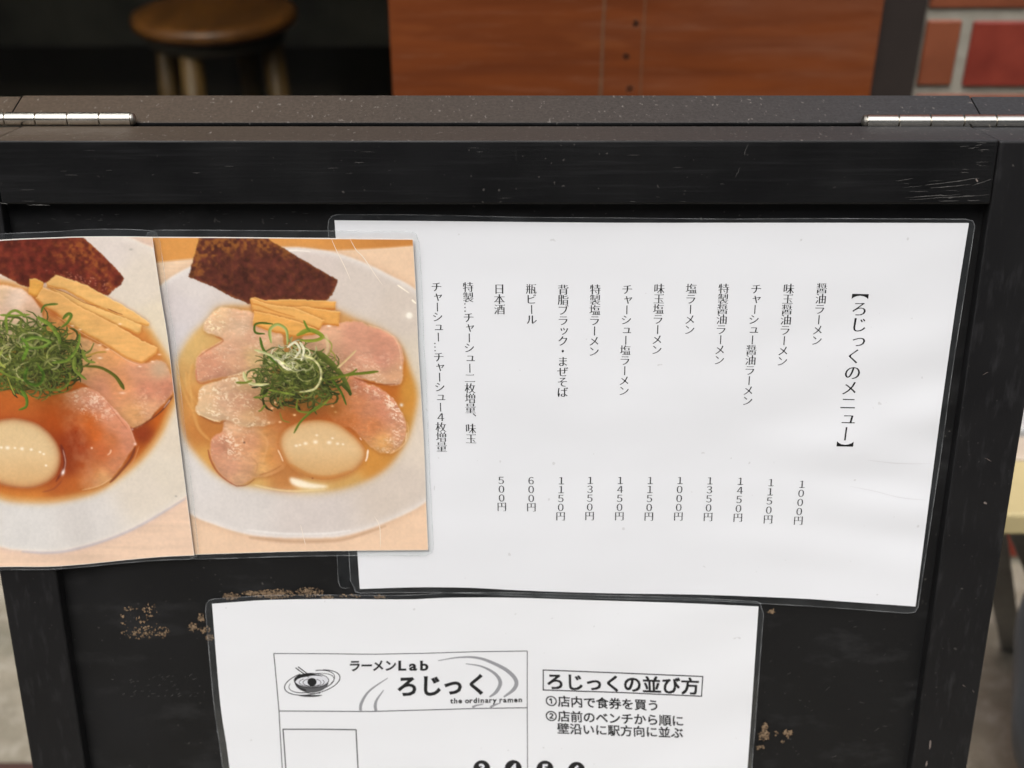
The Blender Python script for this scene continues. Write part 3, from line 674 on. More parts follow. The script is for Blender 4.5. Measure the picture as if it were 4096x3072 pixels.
    c.stroke([(1020, 1940), (1100, 1958), (1180, 1964), (1300, 1958)], 5, 5, (234, 214, 168), .8, 6)
    c.dot(1606, 1620, 7, 7, (236, 232, 226), .9); c.dot(1602, 1470, 4, 6, (240, 228, 210), .9); c.stroke([(1628, 1730), (1622, 1765)], 4, 3, (244, 226, 196), .8, 3); c.dot(1250, 1913, 3, 3, (120, 66, 40), .8)
    c.im *= (1+.05*(c.noise(9, 1, 1, 3)-.5)+.035*(c.noise(60, 1, 1, 2)-.5))[..., None]
    c.put(c.noise(4, 1, 1, 2)-.5, (255, 250, 240), .07)
    return c
def paint_dark():
    c = Canvas(-330, 930, 790, 2300, .5, 8)
    table_top(c, (232, 206, 184), 34)
    bowl = [(-300, 1250), (-200, 1050), (0, 960), (250, 925), (485, 944), (570, 974), (635, 1008), (760, 1120), (880, 1400), (890, 1700), (820, 1900), (747, 1982), (564, 2095), (423, 2156), (282, 2196), (197, 2206), (94, 2201), (0, 2185),
            (-200, 2110), (-330, 1950), (-400, 1600)]
    b = c.poly(bowl, 4)
    c.put(np.clip(c.blur(b, 16)-b, 0, 1), (178, 160, 164), .7)
    c.layer(b, c.grad([(420, 1000, (222, 214, 208)), (560, 1150, (224, 215, 202)), (620, 1280, (224, 214, 194)), (700, 1750, (222, 212, 196)), (600, 1950, (222, 214, 202)), (350, 2080, (220, 217, 214)),
                       (100, 2100, (217, 216, 214)), (-100, 2050, (216, 214, 211)), (650, 1900, (222, 214, 200)), (0, 1120, (222, 210, 205))]))
    c.put(np.clip(b*(1-c.blur(b, 12))*1.8, 0, 1), (236, 232, 226), .7)
    c.stroke([(740, 1995), (564, 2100), (423, 2161), (282, 2201), (190, 2211), (90, 2206)], 9, 9, (188, 190, 206), .6, 9)
    c.dot(524, 998, 7, 4, (180, 176, 166), .8); c.dot(704, 1985, 4, 3, (150, 146, 140), .7)
    soup = [(-60, 1130), (30, 1134), (110, 1158), (400, 1230), (572, 1306), (612, 1352), (645, 1402), (680, 1462), (704, 1530), (700, 1588), (676, 1644), (634, 1738), (566, 1827), (470, 1907), (376, 1964), (235, 1997), (117, 2001), (0, 1984),
            (-150, 1900), (-250, 1700), (-250, 1400), (-160, 1200)]
    sm = c.poly(soup, 9)
    c.put(np.clip(c.blur(sm, 13)-sm*.9, 0, 1), (222, 190, 140), .95)
    c.layer(sm, c.grad([(600, 1380, (206, 140, 76)), (640, 1440, (200, 128, 64)), (680, 1560, (190, 116, 52)), (640, 1680, (184, 98, 38)), (570, 1740, (142, 64, 34)), (560, 1800, (180, 96, 40)), (470, 1890, (190, 112, 56)),
                        (300, 1950, (188, 108, 54)), (100, 1980, (200, 128, 62)), (270, 1850, (150, 70, 36)), (300, 1760, (150, 62, 28)), (250, 1680, (176, 86, 34)), (50, 1650, (186, 100, 48)), (-100, 1950, (196, 124, 60)), (100, 1190, (196, 124, 66))]), .05, 50)
    c.put(np.clip(c.blur(sm, 10)*(1-c.blur(sm, 10))*4, 0, 1), (214, 160, 86), .55)
    m0 = meat(c, [(-160, 1180), (-60, 1150), (0, 1140), (76, 1152), (130, 1190), (172, 1262), (160, 1340), (0, 1400), (-160, 1380)],
              [(0, 1170, (224, 196, 170)), (60, 1200, (226, 204, 192)), (120, 1240, (218, 184, 166)), (30, 1280, (224, 190, 176)), (-100, 1300, (218, 180, 160))], 4, .04)
    m1 = meat(c, [(180, 1240), (300, 1330), (420, 1390), (560, 1450), (640, 1440), (676, 1480), (693, 1564), (621, 1649), (592, 1682), (531, 1712), (480, 1663), (423, 1602), (357, 1550), (280, 1500), (200, 1400)],
              [(350, 1390, (216, 166, 128)), (450, 1420, (214, 158, 112)), (560, 1480, (212, 158, 130)), (640, 1480, (206, 168, 140)), (660, 1550, (200, 140, 118)), (590, 1560, (208, 146, 122)), (480, 1540, (212, 152, 112)),
               (540, 1660, (214, 164, 118)), (600, 1640, (214, 166, 134)), (400, 1560, (206, 146, 120)), (250, 1300, (206, 140, 90))], 5, .06, 2.5, (224, 186, 150), .5)
    c.stroke([(690, 1585), (650, 1640), (600, 1682)], 7, 4, (96, 52, 42), .8, 4); c.stroke([(680, 1600), (655, 1632)], 4, 3, (228, 218, 214), .7, 3)
    c.specks(m1*np.clip((c.X-520)/60, 0, 1)*np.clip((c.Y-1540)/50, 0, 1), 5.5, .50, (234, 196, 166), .6, 8)
    c.spot(640, 1475, 40, 34, (196, 176, 152), .5)
    m2 = meat(c, [(180, 1620), (273, 1570), (357, 1552), (423, 1602), (480, 1663), (517, 1705), (541, 1771), (508, 1827), (451, 1907), (400, 1940), (329, 1957), (282, 1940), (255, 1856), (230, 1740)],
              [(300, 1590, (204, 150, 128)), (380, 1610, (204, 150, 130)), (440, 1660, (206, 148, 124)), (500, 1730, (206, 146, 122)), (520, 1780, (206, 144, 118)), (470, 1850, (204, 140, 106)), (400, 1920, (216, 170, 124)),
               (330, 1945, (214, 164, 112)), (340, 1690, (196, 104, 44)), (290, 1740, (156, 64, 24)), (270, 1800, (128, 48, 20)), (320, 1800, (150, 62, 28)), (380, 1740, (198, 108, 52)), (410, 1800, (194, 112, 70)), (320, 1870, (196, 112, 62)),
               (250, 1640, (190, 112, 70)), (440, 1760, (202, 128, 84)), (460, 1700, (206, 146, 118))], 5, .05, 2.5, (228, 186, 158), .7, np.clip((c.X-215+(1650-c.Y)*.3)/130, 0, 1))
    c.specks(m2*np.clip((1700-c.Y)/60, 0, 1)*np.clip((c.X-250)/60, 0, 1), 5.5, .47, (238, 212, 190), .8, 8)
    c.stroke([(541, 1790), (520, 1840), (470, 1900), (440, 1930)], 12, 8, (120, 64, 44), .75, 5); c.stroke([(556, 1785), (530, 1850), (480, 1905)], 5, 3, (206, 150, 110), .7, 4)
    c.dot(541, 1776, 6, 6, (246, 216, 206), .9); c.dot(367, 1792, 4, 4, (250, 225, 205), .9); c.stroke([(444, 1800), (440, 1812), (430, 1820)], 7, 4, (236, 196, 166), .9, 4); c.dot(530, 1717, 4, 4, (226, 212, 220), .8)
    for P, w, col, al in (([(423, 1604), (480, 1665), (517, 1707), (541, 1771)], 5, (226, 176, 152), .7), ([(430, 1612), (472, 1668), (508, 1716)], 5, (170, 100, 76), .4), ([(329, 1960), (395, 1944), (448, 1912)], 4, (236, 206, 160), .7), ([(531, 1716), (592, 1686), (620, 1652)], 6, (110, 54, 34), .6)):
        c.stroke(P, w, w*.6, col, al, 5)
    nori(c, [(-130, 950), (318, 940), (340, 957), (405, 1014), (498, 1111), (485, 1137), (455, 1160), (430, 1182), (350, 1160), (232, 1120), (114, 1150), (80, 1137), (0, 1095), (-130, 1050)],
         (108, 48, 37), (160, 94, 50), [(360, 1010, 40, 50), (400, 1080, 45, 40), (300, 1000, 90, 50), (440, 1150, 30, 30)])
    c.sprinkle(c.poly([(180, 1080), (420, 1120), (440, 1175), (300, 1140)], 4), 60, 2, 4, (206, 150, 130), .7)
    menma(c, [(118, 1118), (140, 1112), (175, 1130), (166, 1190), (114, 1178)], (222, 170, 90), (196, 130, 52))
    menma(c, [(186, 1132), (224, 1099), (295, 1122), (350, 1142), (422, 1184), (527, 1242), (599, 1293), (595, 1304), (540, 1296), (380, 1224), (260, 1160), (190, 1148)], (230, 186, 120), (200, 140, 66))
    menma(c, [(181, 1144), (253, 1166), (380, 1228), (506, 1276), (567, 1302), (563, 1330), (553, 1337), (464, 1300), (359, 1252), (253, 1196)], (230, 188, 122), (198, 134, 62))
    menma(c, [(143, 1194), (172, 1150), (236, 1172), (295, 1214), (380, 1256), (464, 1300), (570, 1364), (629, 1390), (624, 1413), (567, 1455), (506, 1434), (422, 1379), (338, 1333), (253, 1278), (190, 1236)], (228, 180, 116), (196, 128, 60))
    c.stroke([(188, 1147), (260, 1170), (340, 1212), (400, 1225)], 3, 2, (150, 84, 40), .8, 3); c.stroke([(430, 1235), (470, 1252), (490, 1258)], 4, 2, (140, 76, 40), .8, 3)
    c.stroke([(190, 1240), (253, 1282), (338, 1338), (422, 1384), (506, 1440), (560, 1462)], 4, 3, (250, 220, 190), .5, 4)
    for x, y in ((290, 1303), (320, 1318), (400, 1380), (430, 1398), (560, 1466), (610, 1446), (638, 1418), (480, 1296)):
        c.dot(x, y, 7, 3, (252, 232, 214), .8)
    c.spot(215, 1255, 30, 14, (190, 100, 48), .7, 30)
    c.spot(140, 1440, 170, 130, (74, 92, 36), .9); c.spot(180, 1480, 70, 50, (60, 66, 50), .7)
    c.spot(60, 1600, 90, 40, (190, 106, 50), .8)
    c.curls(130, 1450, 195, 120, 170, G_D, (5, 11), (16, 64))
    c.curls(120, 1425, 200, 140, 170, G_M, (5, 11), (20, 72))
    c.curls(100, 1390, 170, 110, 60, G_M+G_L, (6, 12), (24, 62))
    S = c.stroke
    S([(165, 1250), (180, 1222), (230, 1216)], 9, 9, (112, 132, 56), 1, 2, (84, 104, 44)); S([(252, 1275), (272, 1256), (285, 1262), (270, 1290), (245, 1310)], 14, 10, (118, 138, 56), 1, 2, (84, 108, 40))
    S([(150, 1270), (200, 1300), (235, 1350), (238, 1375)], 18, 12, (140, 158, 74), 1, 2, (98, 122, 46)); S([(30, 1330), (25, 1270), (60, 1242), (100, 1265)], 12, 10, (122, 142, 60), 1, 2)
    S([(0, 1260), (60, 1262), (120, 1258)], 9, 7, (124, 144, 62), 1, 2); S([(80, 1370), (140, 1350), (200, 1370), (150, 1392), (90, 1385)], 14, 10, (146, 166, 86), 1, 2, (86, 116, 44))
    S([(90, 1440), (110, 1385), (85, 1350)], 16, 8, (98, 128, 48), 1, 2); S([(110, 1470), (100, 1520), (150, 1540), (175, 1500), (150, 1460)], 13, 11, (88, 116, 44), 1, 2, (60, 86, 30))
    S([(210, 1450), (270, 1440), (310, 1390), (320, 1335)], 13, 9, (132, 152, 70), 1, 2, (90, 116, 44)); S([(300, 1430), (300, 1480), (345, 1518)], 18, 9, (138, 152, 74), 1, 2, (104, 124, 50))
    S([(330, 1400), (345, 1440), (380, 1450)], 15, 9, (124, 136, 62), 1, 2); S([(335, 1465), (400, 1470), (455, 1500), (480, 1530), (495, 1555)], 9, 17, (110, 108, 44), 1, 3, (84, 88, 36))
    S([(345, 1425), (390, 1410), (425, 1408)], 8, 6, (170, 140, 66), .9, 3); S([(85, 1560), (105, 1590), (105, 1625), (75, 1640)], 16, 8, (112, 138, 54), 1, 2, (74, 104, 36))
    S([(30, 1510), (50, 1560), (60, 1580)], 6, 4, (150, 150, 72), .95, 2); S([(0, 1480), (30, 1500), (90, 1520)], 10, 6, (120, 136, 60), 1, 2); S([(10, 1400), (-10, 1440), (20, 1470)], 12, 8, (150, 158, 80), 1, 2)
    S([(180, 1560), (250, 1555), (280, 1520), (275, 1490)], 8, 7, (112, 124, 52), .95, 2); S([(200, 1580), (265, 1565), (290, 1545)], 6, 5, (104, 110, 50), .8, 2)
    c.dot(490, 1572, 12, 4, (250, 224, 206), .7); c.dot(400, 1432, 9, 4, (248, 232, 214), .8)
    c.im *= 1+(.34*np.exp(-(((c.X-135)/230)**2+((c.Y-1430)/160)**2)**2)*(c.noise(14, 1.3, .8, 3)-.5)*2)[..., None]
    e = egg(c, [(47, 1673), (110, 1682), (165, 1705), (221, 1762), (243, 1832), (221, 1903), (165, 1942), (94, 1954), (0, 1937), (-70, 1890), (-105, 1815), (-85, 1740), (-30, 1690)],
            (218, 194, 152), (222, 196, 154), (214, 178, 130), (146, 70, 34))
    for x, y, r in ((30, 1791, 7), (5, 1790, 5), (88, 1795, 6), (125, 1798, 5), (160, 1808, 4), (175, 1816, 4), (184, 1862, 4), (60, 1792, 4)):
        c.dot(x, y, r*1.2, r, (253, 246, 232), .9)
    c.stroke([(244, 1780), (258, 1830), (256, 1870), (225, 1925)], 13, 9, (116, 52, 36), .8, 6); c.stroke([(252, 1800), (262, 1850), (252, 1895)], 5, 4, (222, 196, 190), .6, 4); c.spot(252, 1890, 7, 12, (255, 244, 240), .95, 20)
    c.stroke([(246, 1925), (215, 1955), (170, 1968)], 8, 4, (142, 76, 54), .6, 6)
    c.im *= (1+.05*(c.noise(9, 1, 1, 3)-.5)+.035*(c.noise(60, 1, 1, 2)-.5))[..., None]
    c.put(c.noise(4, 1, 1, 2)-.5, (255, 250, 240), .07)
    return c
# ---------------------------------------------------------------- the A-frame sign
FN = .008                                                            # frame face stands 8 mm proud of the panel
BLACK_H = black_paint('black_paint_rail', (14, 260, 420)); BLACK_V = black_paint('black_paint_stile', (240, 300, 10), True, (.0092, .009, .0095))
BLACK_P = black_paint('black_paint_panel', (30, 60, 60), False, (.0098, .0098, .0100))
v_top = uv(2048, 561, FN)[1]; v_rail = uv(2048, 818, FN)[1]
uR = (uv(4003, 600, FN)[0]+uv(3969, 812, FN)[0]+uv(3816, 1800, FN)[0]+uv(3640, 3060, FN)[0])/4
uL = (uv(0, 812, FN)[0]+uv(226, 2289, FN)[0]+uv(341, 3062, FN)[0])/3
uRo = uv(3870, 3072, FN)[0]; uLo = (uv(130, 3060, FN)[0]+uv(0, 2345, FN)[0])/2
vg = -BO.z/math.cos(LEAN)                                            # where the ground meets the sign plane
vb = vg+.10; T = .038
base = empty('sandwich_board', (0, S(0, vg, 0).y+.15, 0), 'black wooden A-frame menu sign with two steel hinges on top, carrying laminated sheets', 'sandwich board')
bm = bmesh.new(); add_box(bm, sbox(uL-.012, uR+.012, vb-.01, v_rail+.012, -.004, 0.0)); panel = from_bm('front_panel', bm, BLACK_P, base)
g = .00025
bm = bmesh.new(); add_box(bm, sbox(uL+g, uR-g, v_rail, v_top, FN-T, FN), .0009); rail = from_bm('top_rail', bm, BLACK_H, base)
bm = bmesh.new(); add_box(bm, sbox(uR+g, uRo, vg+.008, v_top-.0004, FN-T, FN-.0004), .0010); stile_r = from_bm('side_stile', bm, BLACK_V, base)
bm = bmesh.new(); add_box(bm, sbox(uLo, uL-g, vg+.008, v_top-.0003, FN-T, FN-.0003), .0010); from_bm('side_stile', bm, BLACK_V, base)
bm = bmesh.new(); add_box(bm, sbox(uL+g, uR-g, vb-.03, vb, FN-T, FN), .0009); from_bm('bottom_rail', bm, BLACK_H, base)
# rear frame, hinged at the top and leaning the other way
ry = at(2048, 503, FN); fb = S(0, v_top, FN-T)
HY = fb.y+.0035; HZ = at_y(2048, 490, HY).z
LB = R(10); RU = Vector((0, -math.sin(LB), math.cos(LB))); RN = Vector((0, math.cos(LB), math.sin(LB)))
HO = Vector((0, HY, HZ))
def Q(u, v, n): return HO+Vector((u, 0, 0))+RU*v+RN*n
d = ray(2048, 379); pn = RU; tt = (HO-CAM).dot(pn)/d.dot(pn); TB = ((CAM+d*tt)-HO).dot(RN)
def qbox(u0, u1, v0, v1, n0, n1): return [Q(u, v, n) for v in (v0, v1) for n in (n0, n1) for u in (u0, u1)]
vgb = -HZ/math.cos(LB)
qR = [0, 0]
def q_u(px, py):
    d = ray(px, py); t = (HO-CAM).dot(RU)/d.dot(RU); return (CAM+d*t).x
uRb = (q_u(3888, 382)+q_u(3915, 455))/2; uLb = (q_u(86, 376)+q_u(50, 450))/2
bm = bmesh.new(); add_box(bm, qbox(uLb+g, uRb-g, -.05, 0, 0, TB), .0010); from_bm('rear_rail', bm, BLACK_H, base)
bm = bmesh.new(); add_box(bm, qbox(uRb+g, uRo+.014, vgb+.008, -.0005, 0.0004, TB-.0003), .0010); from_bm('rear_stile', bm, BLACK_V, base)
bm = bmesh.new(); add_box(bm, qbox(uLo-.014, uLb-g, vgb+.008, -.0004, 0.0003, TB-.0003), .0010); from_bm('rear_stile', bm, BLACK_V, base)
bm = bmesh.new(); add_box(bm, qbox(uLb-.01, uRb+.01, vgb+.1, -.045, TB*.5, TB*.5+.004)); from_bm('rear_panel', bm, BLACK_P, base)
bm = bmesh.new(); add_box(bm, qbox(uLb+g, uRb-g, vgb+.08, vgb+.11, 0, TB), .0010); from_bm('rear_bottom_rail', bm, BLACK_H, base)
# hinges
m = Mat('hinge_steel'); f = m.noise(1, m.coord((20, 500, 500)), 4); g2 = m.noise(160, None, 4)
m.p(Base_Color=m.mix(m.ramp(g2, [(.55, 0.), (.75, .6)]), (.80, .775, .70), (.55, .52, .44)), Metallic=1.0, Roughness=m.ramp(f, [(.3, .16), (.7, .28)])); STEEL = m.m
m = Mat('dull_pin_steel'); m.p(Base_Color=(.34, .32, .28), Metallic=1.0, Roughness=.42); PIN = m.m
yA = (fb.y+HY)/2
def hinge(edges, yl, cap_left, label):
    'edges: pixel x of the knuckle joints; yl: pixel y of the barrel axis'
    c = at_y(2048, yl, yA)
    xs = [at_y(e, yl, yA).x for e in edges]
    r = .0032
    h = None
    bm = bmesh.new()                                                 # leaves let into the gap between the frames
    add_box(bm, wbox(xs[0]+.0004, xs[-1]-.0004, fb.y+.0002, fb.y+.0010, c.z-.034, c.z-.0012))
    add_box(bm, wbox(xs[0]+.0004, xs[-1]-.0004, HY-.0010, HY-.0002, c.z-.034, c.z-.0012))
    h = from_bm('hinge', bm, PIN, base)
    h['label'] = label
    for i, (a, b) in enumerate(zip(xs, xs[1:])):
        bm = bmesh.new(); add_tube(bm, (a+.00042, yA, c.z), (b-.00042, yA, c.z), r*(1 if i % 2 else .985), seg=40)
        bmesh.ops.bevel(bm, geom=[e for e in bm.edges if len(e.link_faces) == 2 and e.calc_face_angle(0) > 1], offset=.00045, segments=2, affect='EDGES')
        from_bm('knuckle', bm, STEEL, h, smooth=False)
    bm = bmesh.new(); add_tube(bm, (xs[0]-.0006, yA, c.z), (xs[-1]+.0006, yA, c.z), r*.72, seg=20)
    for s_, x in ((-1, xs[0]), (1, xs[-1])):
        rr = r*.93; prev = x
        for k, (dx, q) in enumerate(((.0006, 1.), (.0013, .86), (.0019, .5))):
            add_tube(bm, (prev, yA, c.z), (x+s_*dx, yA, c.z), rr, r*.93*q, 24); rr = r*.93*q; prev = x+s_*dx
    from_bm('pin', bm, PIN, h, smooth=False)
    return h
hinge([-103, 24, 147, 275, 402, 527], 476, False, 'left hinge barrel, cut by the frame border')
hinge([3463, 3590, 3717, 3850, 3979, 4108], 485, True, 'right hinge barrel, bright on its upper side')
for px_, py_, r in ((3908, 722, .0010), (3896, 2010, .0011)):        # filled nail heads in the right stile
    pass
# marks of wear on the black paint: bare chipped patches and scratches (flat islands a hair above the paint)
m = Mat('bare_chipboard'); f = m.noise(700, None, 4); g2 = m.noise(200, None, 3)
m.p(Base_Color=m.mix(m.ramp(f, [(.40, 0.), (.66, 1.)]), m.mix(m.ramp(g2, [(.4, 0.), (.6, 1.)]), (.035, .022, .012), (.13, .082, .045)), (.27, .185, .11)), Roughness=.9); BARE = m.m
SCR = simple('grey_scratch', (.085, .082, .077), .6, .5, 300)
rng = random.Random(11)
def append(o, V, F, mt):
    'marks belong to the painted surface: add them to that part with a material of their own'
    bm = bmesh.new(); bm.from_mesh(o.data); o0 = wloc(o); o.data.materials.append(mt); k = len(o.data.materials)-1
    vs_ = [bm.verts.new(Vector(v)-o0) for v in V]
    for f in F: bm.faces.new([vs_[i] for i in f]).material_index = k
    bm.to_mesh(o.data); bm.free()
def blobs(spots, n0=.00012):
    V, F = [], []
    for cx, cy, rx, ry, cnt in spots:
        for _ in range(int(cnt*1.35)):
            a = rng.uniform(0, 6.283); q = rng.random()**.6
            x, y = cx+rx*q*math.cos(a), cy+ry*q*math.sin(a)
            rr = rng.uniform(1.2, 6.2)*(1.2 if q < .5 else .8); e = rng.uniform(.6, 1.5)
            i0 = len(V); k = 11
            for j in range(k):
                t = 6.283*j/k; q2 = rr*rng.uniform(.45, 1.25)
                V.append(at(x+q2*e*math.cos(t), y+q2/e*math.sin(t), n0))
            F.append(list(range(i0, i0+k)))
            n0 += .0000016
    return V, F
spots = [(520, 2432, 28, 14, 7), (600, 2440, 30, 26, 20), (560, 2530, 75, 26, 46), (655, 2530, 26, 26, 26), (590, 2490, 60, 40, 14), (500, 2470, 24, 30, 8),
         (770, 2508, 17, 17, 30), (806, 2470, 18, 20, 22), (815, 2520, 26, 18, 24), (838, 2550, 16, 12, 18),
         (925, 2385, 34, 14, 60), (990, 2372, 22, 10, 26), (1090, 2376, 92, 18, 190), (1240, 2368, 54, 20, 110), (1310, 2388, 30, 8, 30), (1400, 2384, 40, 8, 22), (1520, 2388, 28, 7, 24),
         (3086, 2447, 13, 10, 16), (3058, 2905, 13, 16, 22), (3056, 2940, 24, 22, 56), (3040, 2990, 18, 8, 16), (3150, 2932, 22, 17, 26), (3105, 2930, 5, 14, 6), (3130, 2968, 10, 5, 6)]
V, F = blobs(spots); append(panel, V, F, BARE)
def scratches(list_, n0, name, parent, mt=SCR):
    V, F = [], []
    for pts, w in list_:
        i0 = len(V); n = len(pts)
        for i, (x, y) in enumerate(pts):
            ww = w*(.25+.75*math.sin(math.pi*(i+.3)/(n-.4)))*rng.uniform(.6, 1.2)
            a, b = pts[max(i-1, 0)], pts[min(i+1, n-1)]
            L = math.hypot(b[0]-a[0], b[1]-a[1])+1e-6; nx, ny = -(b[1]-a[1])/L, (b[0]-a[0])/L
            V.append(at(x+nx*ww/2, y+ny*ww/2, n0)); V.append(at(x-nx*ww/2, y-ny*ww/2, n0))
        for i in range(n-1): F.append([i0+2*i, i0+2*i+1, i0+2*i+3, i0+2*i+2])
        n0 += .000003
    append(parent, V, F, mt)
def line(x0, y0, x1, y1, w, k=7, j=1.5):
    return ([(x0+(x1-x0)*i/k+rng.uniform(-j, j), y0+(y1-y0)*i/k+rng.uniform(-j, j)) for i in range(k+1)], w)
SL = []
for _ in range(14):
    x = rng.uniform(3570, 3900); y = rng.uniform(720, 810); L = rng.uniform(20, 90); SL.append(line(x, y, min(x+L, 3955), y-L*rng.uniform(-.06, .16), rng.uniform(1, 2.6)))
for _ in range(12):
    x = rng.uniform(3820, 3930); y = rng.uniform(570, 600) if rng.random() < .5 else rng.uniform(640, 690); L = rng.uniform(15, 45); SL.append(line(x, y, x+L, y+rng.uniform(-6, 6), rng.uniform(1, 2)))
SL += [line(3700, 742, 3918, 712, 3), line(3720, 752, 3880, 738, 2.4), line(3890, 742, 3968, 716, 2.5), line(3620, 790, 3840, 778, 2.2), line(3640, 800, 3960, 778, 2.2), line(2976, 622, 2992, 575, 2), line(2940, 710, 2960, 672, 1.6)]
for _ in range(24):
    x = rng.uniform(40, 3400); y = rng.uniform(590, 808); L = rng.uniform(6, 60); SL.append(line(x, y, x+L, y+rng.uniform(-2, 2), rng.uniform(.8, 1.7), 4, .6))
SL += [line(0, 812, 30, 815, 3), line(108, 820, 200, 821, 3)]
scratches(SL, FN+.00006, 'scratch', rail)
SP = []
for _ in range(46):
    x = rng.uniform(440, 800); y = rng.uniform(2700, 2790); L = rng.uniform(3, 16); SP.append(line(x, y, x+L, y-L*rng.uniform(0, .8), rng.uniform(.8, 2.2), 3, 1))
for _ in range(26):
    x = rng.uniform(3120, 3560); y = rng.uniform(2460, 3060); L = rng.uniform(3, 22); SP.append(line(x, y, x+L, y-L*rng.uniform(-.3, .8), rng.uniform(.8, 1.8), 3, .8))
for _ in range(24):
    x = rng.uniform(100, 1250); y = rng.uniform(835, 900); L = rng.uniform(3, 26); SP.append(line(x, y, x+L, y+rng.uniform(-2, 2), rng.uniform(.8, 1.8), 3, .8))
scratches(SP, .00008, 'scuff', panel)
NK = [line(3723, 2960, 3718, 2996, 7, 5, 1), line(3708, 3044, 3704, 3068, 7, 4, 1), line(3905, 716, 3911, 728, 9, 3, 1), line(3940, 1832, 3965, 1845, 2, 4, 1), line(3935, 2008, 3945, 2016, 12, 3, 2), line(3850, 2740, 3862, 2748, 2.5, 3, 1),
      line(3890, 2760, 3896, 2770, 2, 3, 1), line(3930, 1500, 3952, 1488, 2, 3, 1)]
scratches(NK, FN+.00003, 'nick', stile_r, simple('nick', (.16, .13, .115), .7, .3, 300))
CR = black_m = simple('paint_crack', (.002, .002, .002), .9)
scratches([([(2063, 582), (2064, 605), (2064, 628), (2066, 646)], 5), ([(3812, 640), (3817, 660), (3818, 674)], 4)], FN+.00004, 'crack', rail, CR)

# ---------------------------------------------------------------- laminated sheets
def interp(P, t):
    P = np.array(P, float); L = np.r_[0, np.cumsum(np.hypot(*np.diff(P, axis=0).T))]; L /= L[-1]
    return np.stack([np.interp(t, L, P[:, 0]), np.interp(t, L, P[:, 1])], -1)
def smooth_line(P, k=10):
    P = np.array(P, float); o = []
    for i in range(len(P)-1):
        a, b, c, d = P[max(i-1, 0)], P[i], P[i+1], P[min(i+2, len(P)-1)]
        for t in np.arange(k)/k: o.append(.5*(2*b+(c-a)*t+(2*a-5*b+4*c-d)*t*t+(3*b-a-3*c+d)*t**3))
    o.append(P[-1]); return np.array(o)
def coons(top, right, bottom, left, nu, nv):
    'edges run left->right and top->bottom'
    s = np.linspace(0, 1, nu+1); t = np.linspace(0, 1, nv+1)
    T_, B_, L_, R_ = interp(smooth_line(top), s), interp(smooth_line(bottom), s), interp(smooth_line(left), t), interp(smooth_line(right), t)
    Sg, Tg = np.meshgrid(s, t); Sg, Tg = Sg[..., None], Tg[..., None]
    return (1-Tg)*T_[None]+Tg*B_[None]+(1-Sg)*L_[:, None]+Sg*R_[:, None]-((1-Sg)*(1-Tg)*T_[0]+Sg*(1-Tg)*T_[-1]+(1-Sg)*Tg*B_[0]+Sg*Tg*B_[-1])
def at_many(P, n):
    P = np.asarray(P, float); n = np.broadcast_to(np.asarray(n, float), P.shape[:-1])
    d = (P[..., 0:1]-2048)/FPX*np.array([1., 0, 0])-((P[..., 1:2]-1536)/FPX)*np.array(CU)+np.array(CF)
    bn = np.array(BN); k = ((BO-CAM).dot(BN)+n)/(d@bn)
    return np.array(CAM)+d*k[..., None]
def grid_faces(nu, nv): return [(j*(nu+1)+i, (j+1)*(nu+1)+i, (j+1)*(nu+1)+i+1, j*(nu+1)+i+1) for j in range(nv) for i in range(nu)]
def paper_mat(name, col, wr=.0006):
    m = Mat(name)
    f = m.noise(10, m.coord((1, 1, 1.6)), 2, .4); f2 = m.noise(26, m.coord((1, 1, 2)), 2, .4); f3 = m.noise(700, None, 2)
    c = m.mix(m.ramp(m.noise(5, None, 3), [(.3, 0.), (.7, 1.)]), [x*.965 for x in col], col)
    c = m.mix(m.ramp(m.noise(260, None, 1), [(.775, 0.), (.80, .35)]), c, (.42, .41, .40))
    m.p(Base_Color=c, Roughness=.6, Coat_Weight=.55, Coat_Roughness=.22, Coat_IOR=1.4)
    m.bump(m.math('ADD', m.math('ADD', f, m.math('MULTIPLY', f2, .10)), m.math('MULTIPLY', f3, .003)), .5, wr*5)
    return m.m
m = Mat('clear_film')
tr = m.n('BsdfTransparent', Color=(.965, .975, .97)); gl = m.n('BsdfGlossy', Roughness=.20, Color=(.9, .95, 1)); df = m.n('BsdfDiffuse', Color=(.42, .45, .47)); fr = m.n('Fresnel', IOR=1.42)
ms = m.n('MixShader'); sm_ = m.noise(60, None, 4); m.set(ms.inputs[0], m.ramp(sm_, [(.35, .02), (.7, .06)])); m.set(ms.inputs[1], tr); m.set(ms.inputs[2], df)
mx = m.n('MixShader'); m.set(mx.inputs[0], m.math('MULTIPLY', fr.outputs[0], 1.1)); m.set(mx.inputs[1], ms); m.set(mx.inputs[2], gl); m.set(m.out.inputs[0], mx); FILM = m.m
m = Mat('film_edge'); tr = m.n('BsdfTransparent'); df = m.n('BsdfDiffuse', Color=(.55, .57, .58)); mx = m.n('MixShader'); m.set(mx.inputs[0], m.ramp(m.noise(90, None, 3), [(.35, .06), (.7, .36)])); m.set(mx.inputs[1], tr); m.set(mx.inputs[2], df); m.set(m.out.inputs[0], mx); EDGE = m.m
def outline(grid): return np.concatenate([grid[0, :-1], grid[:-1, -1], grid[-1, ::-1][:-1], grid[::-1, 0][:-1]])
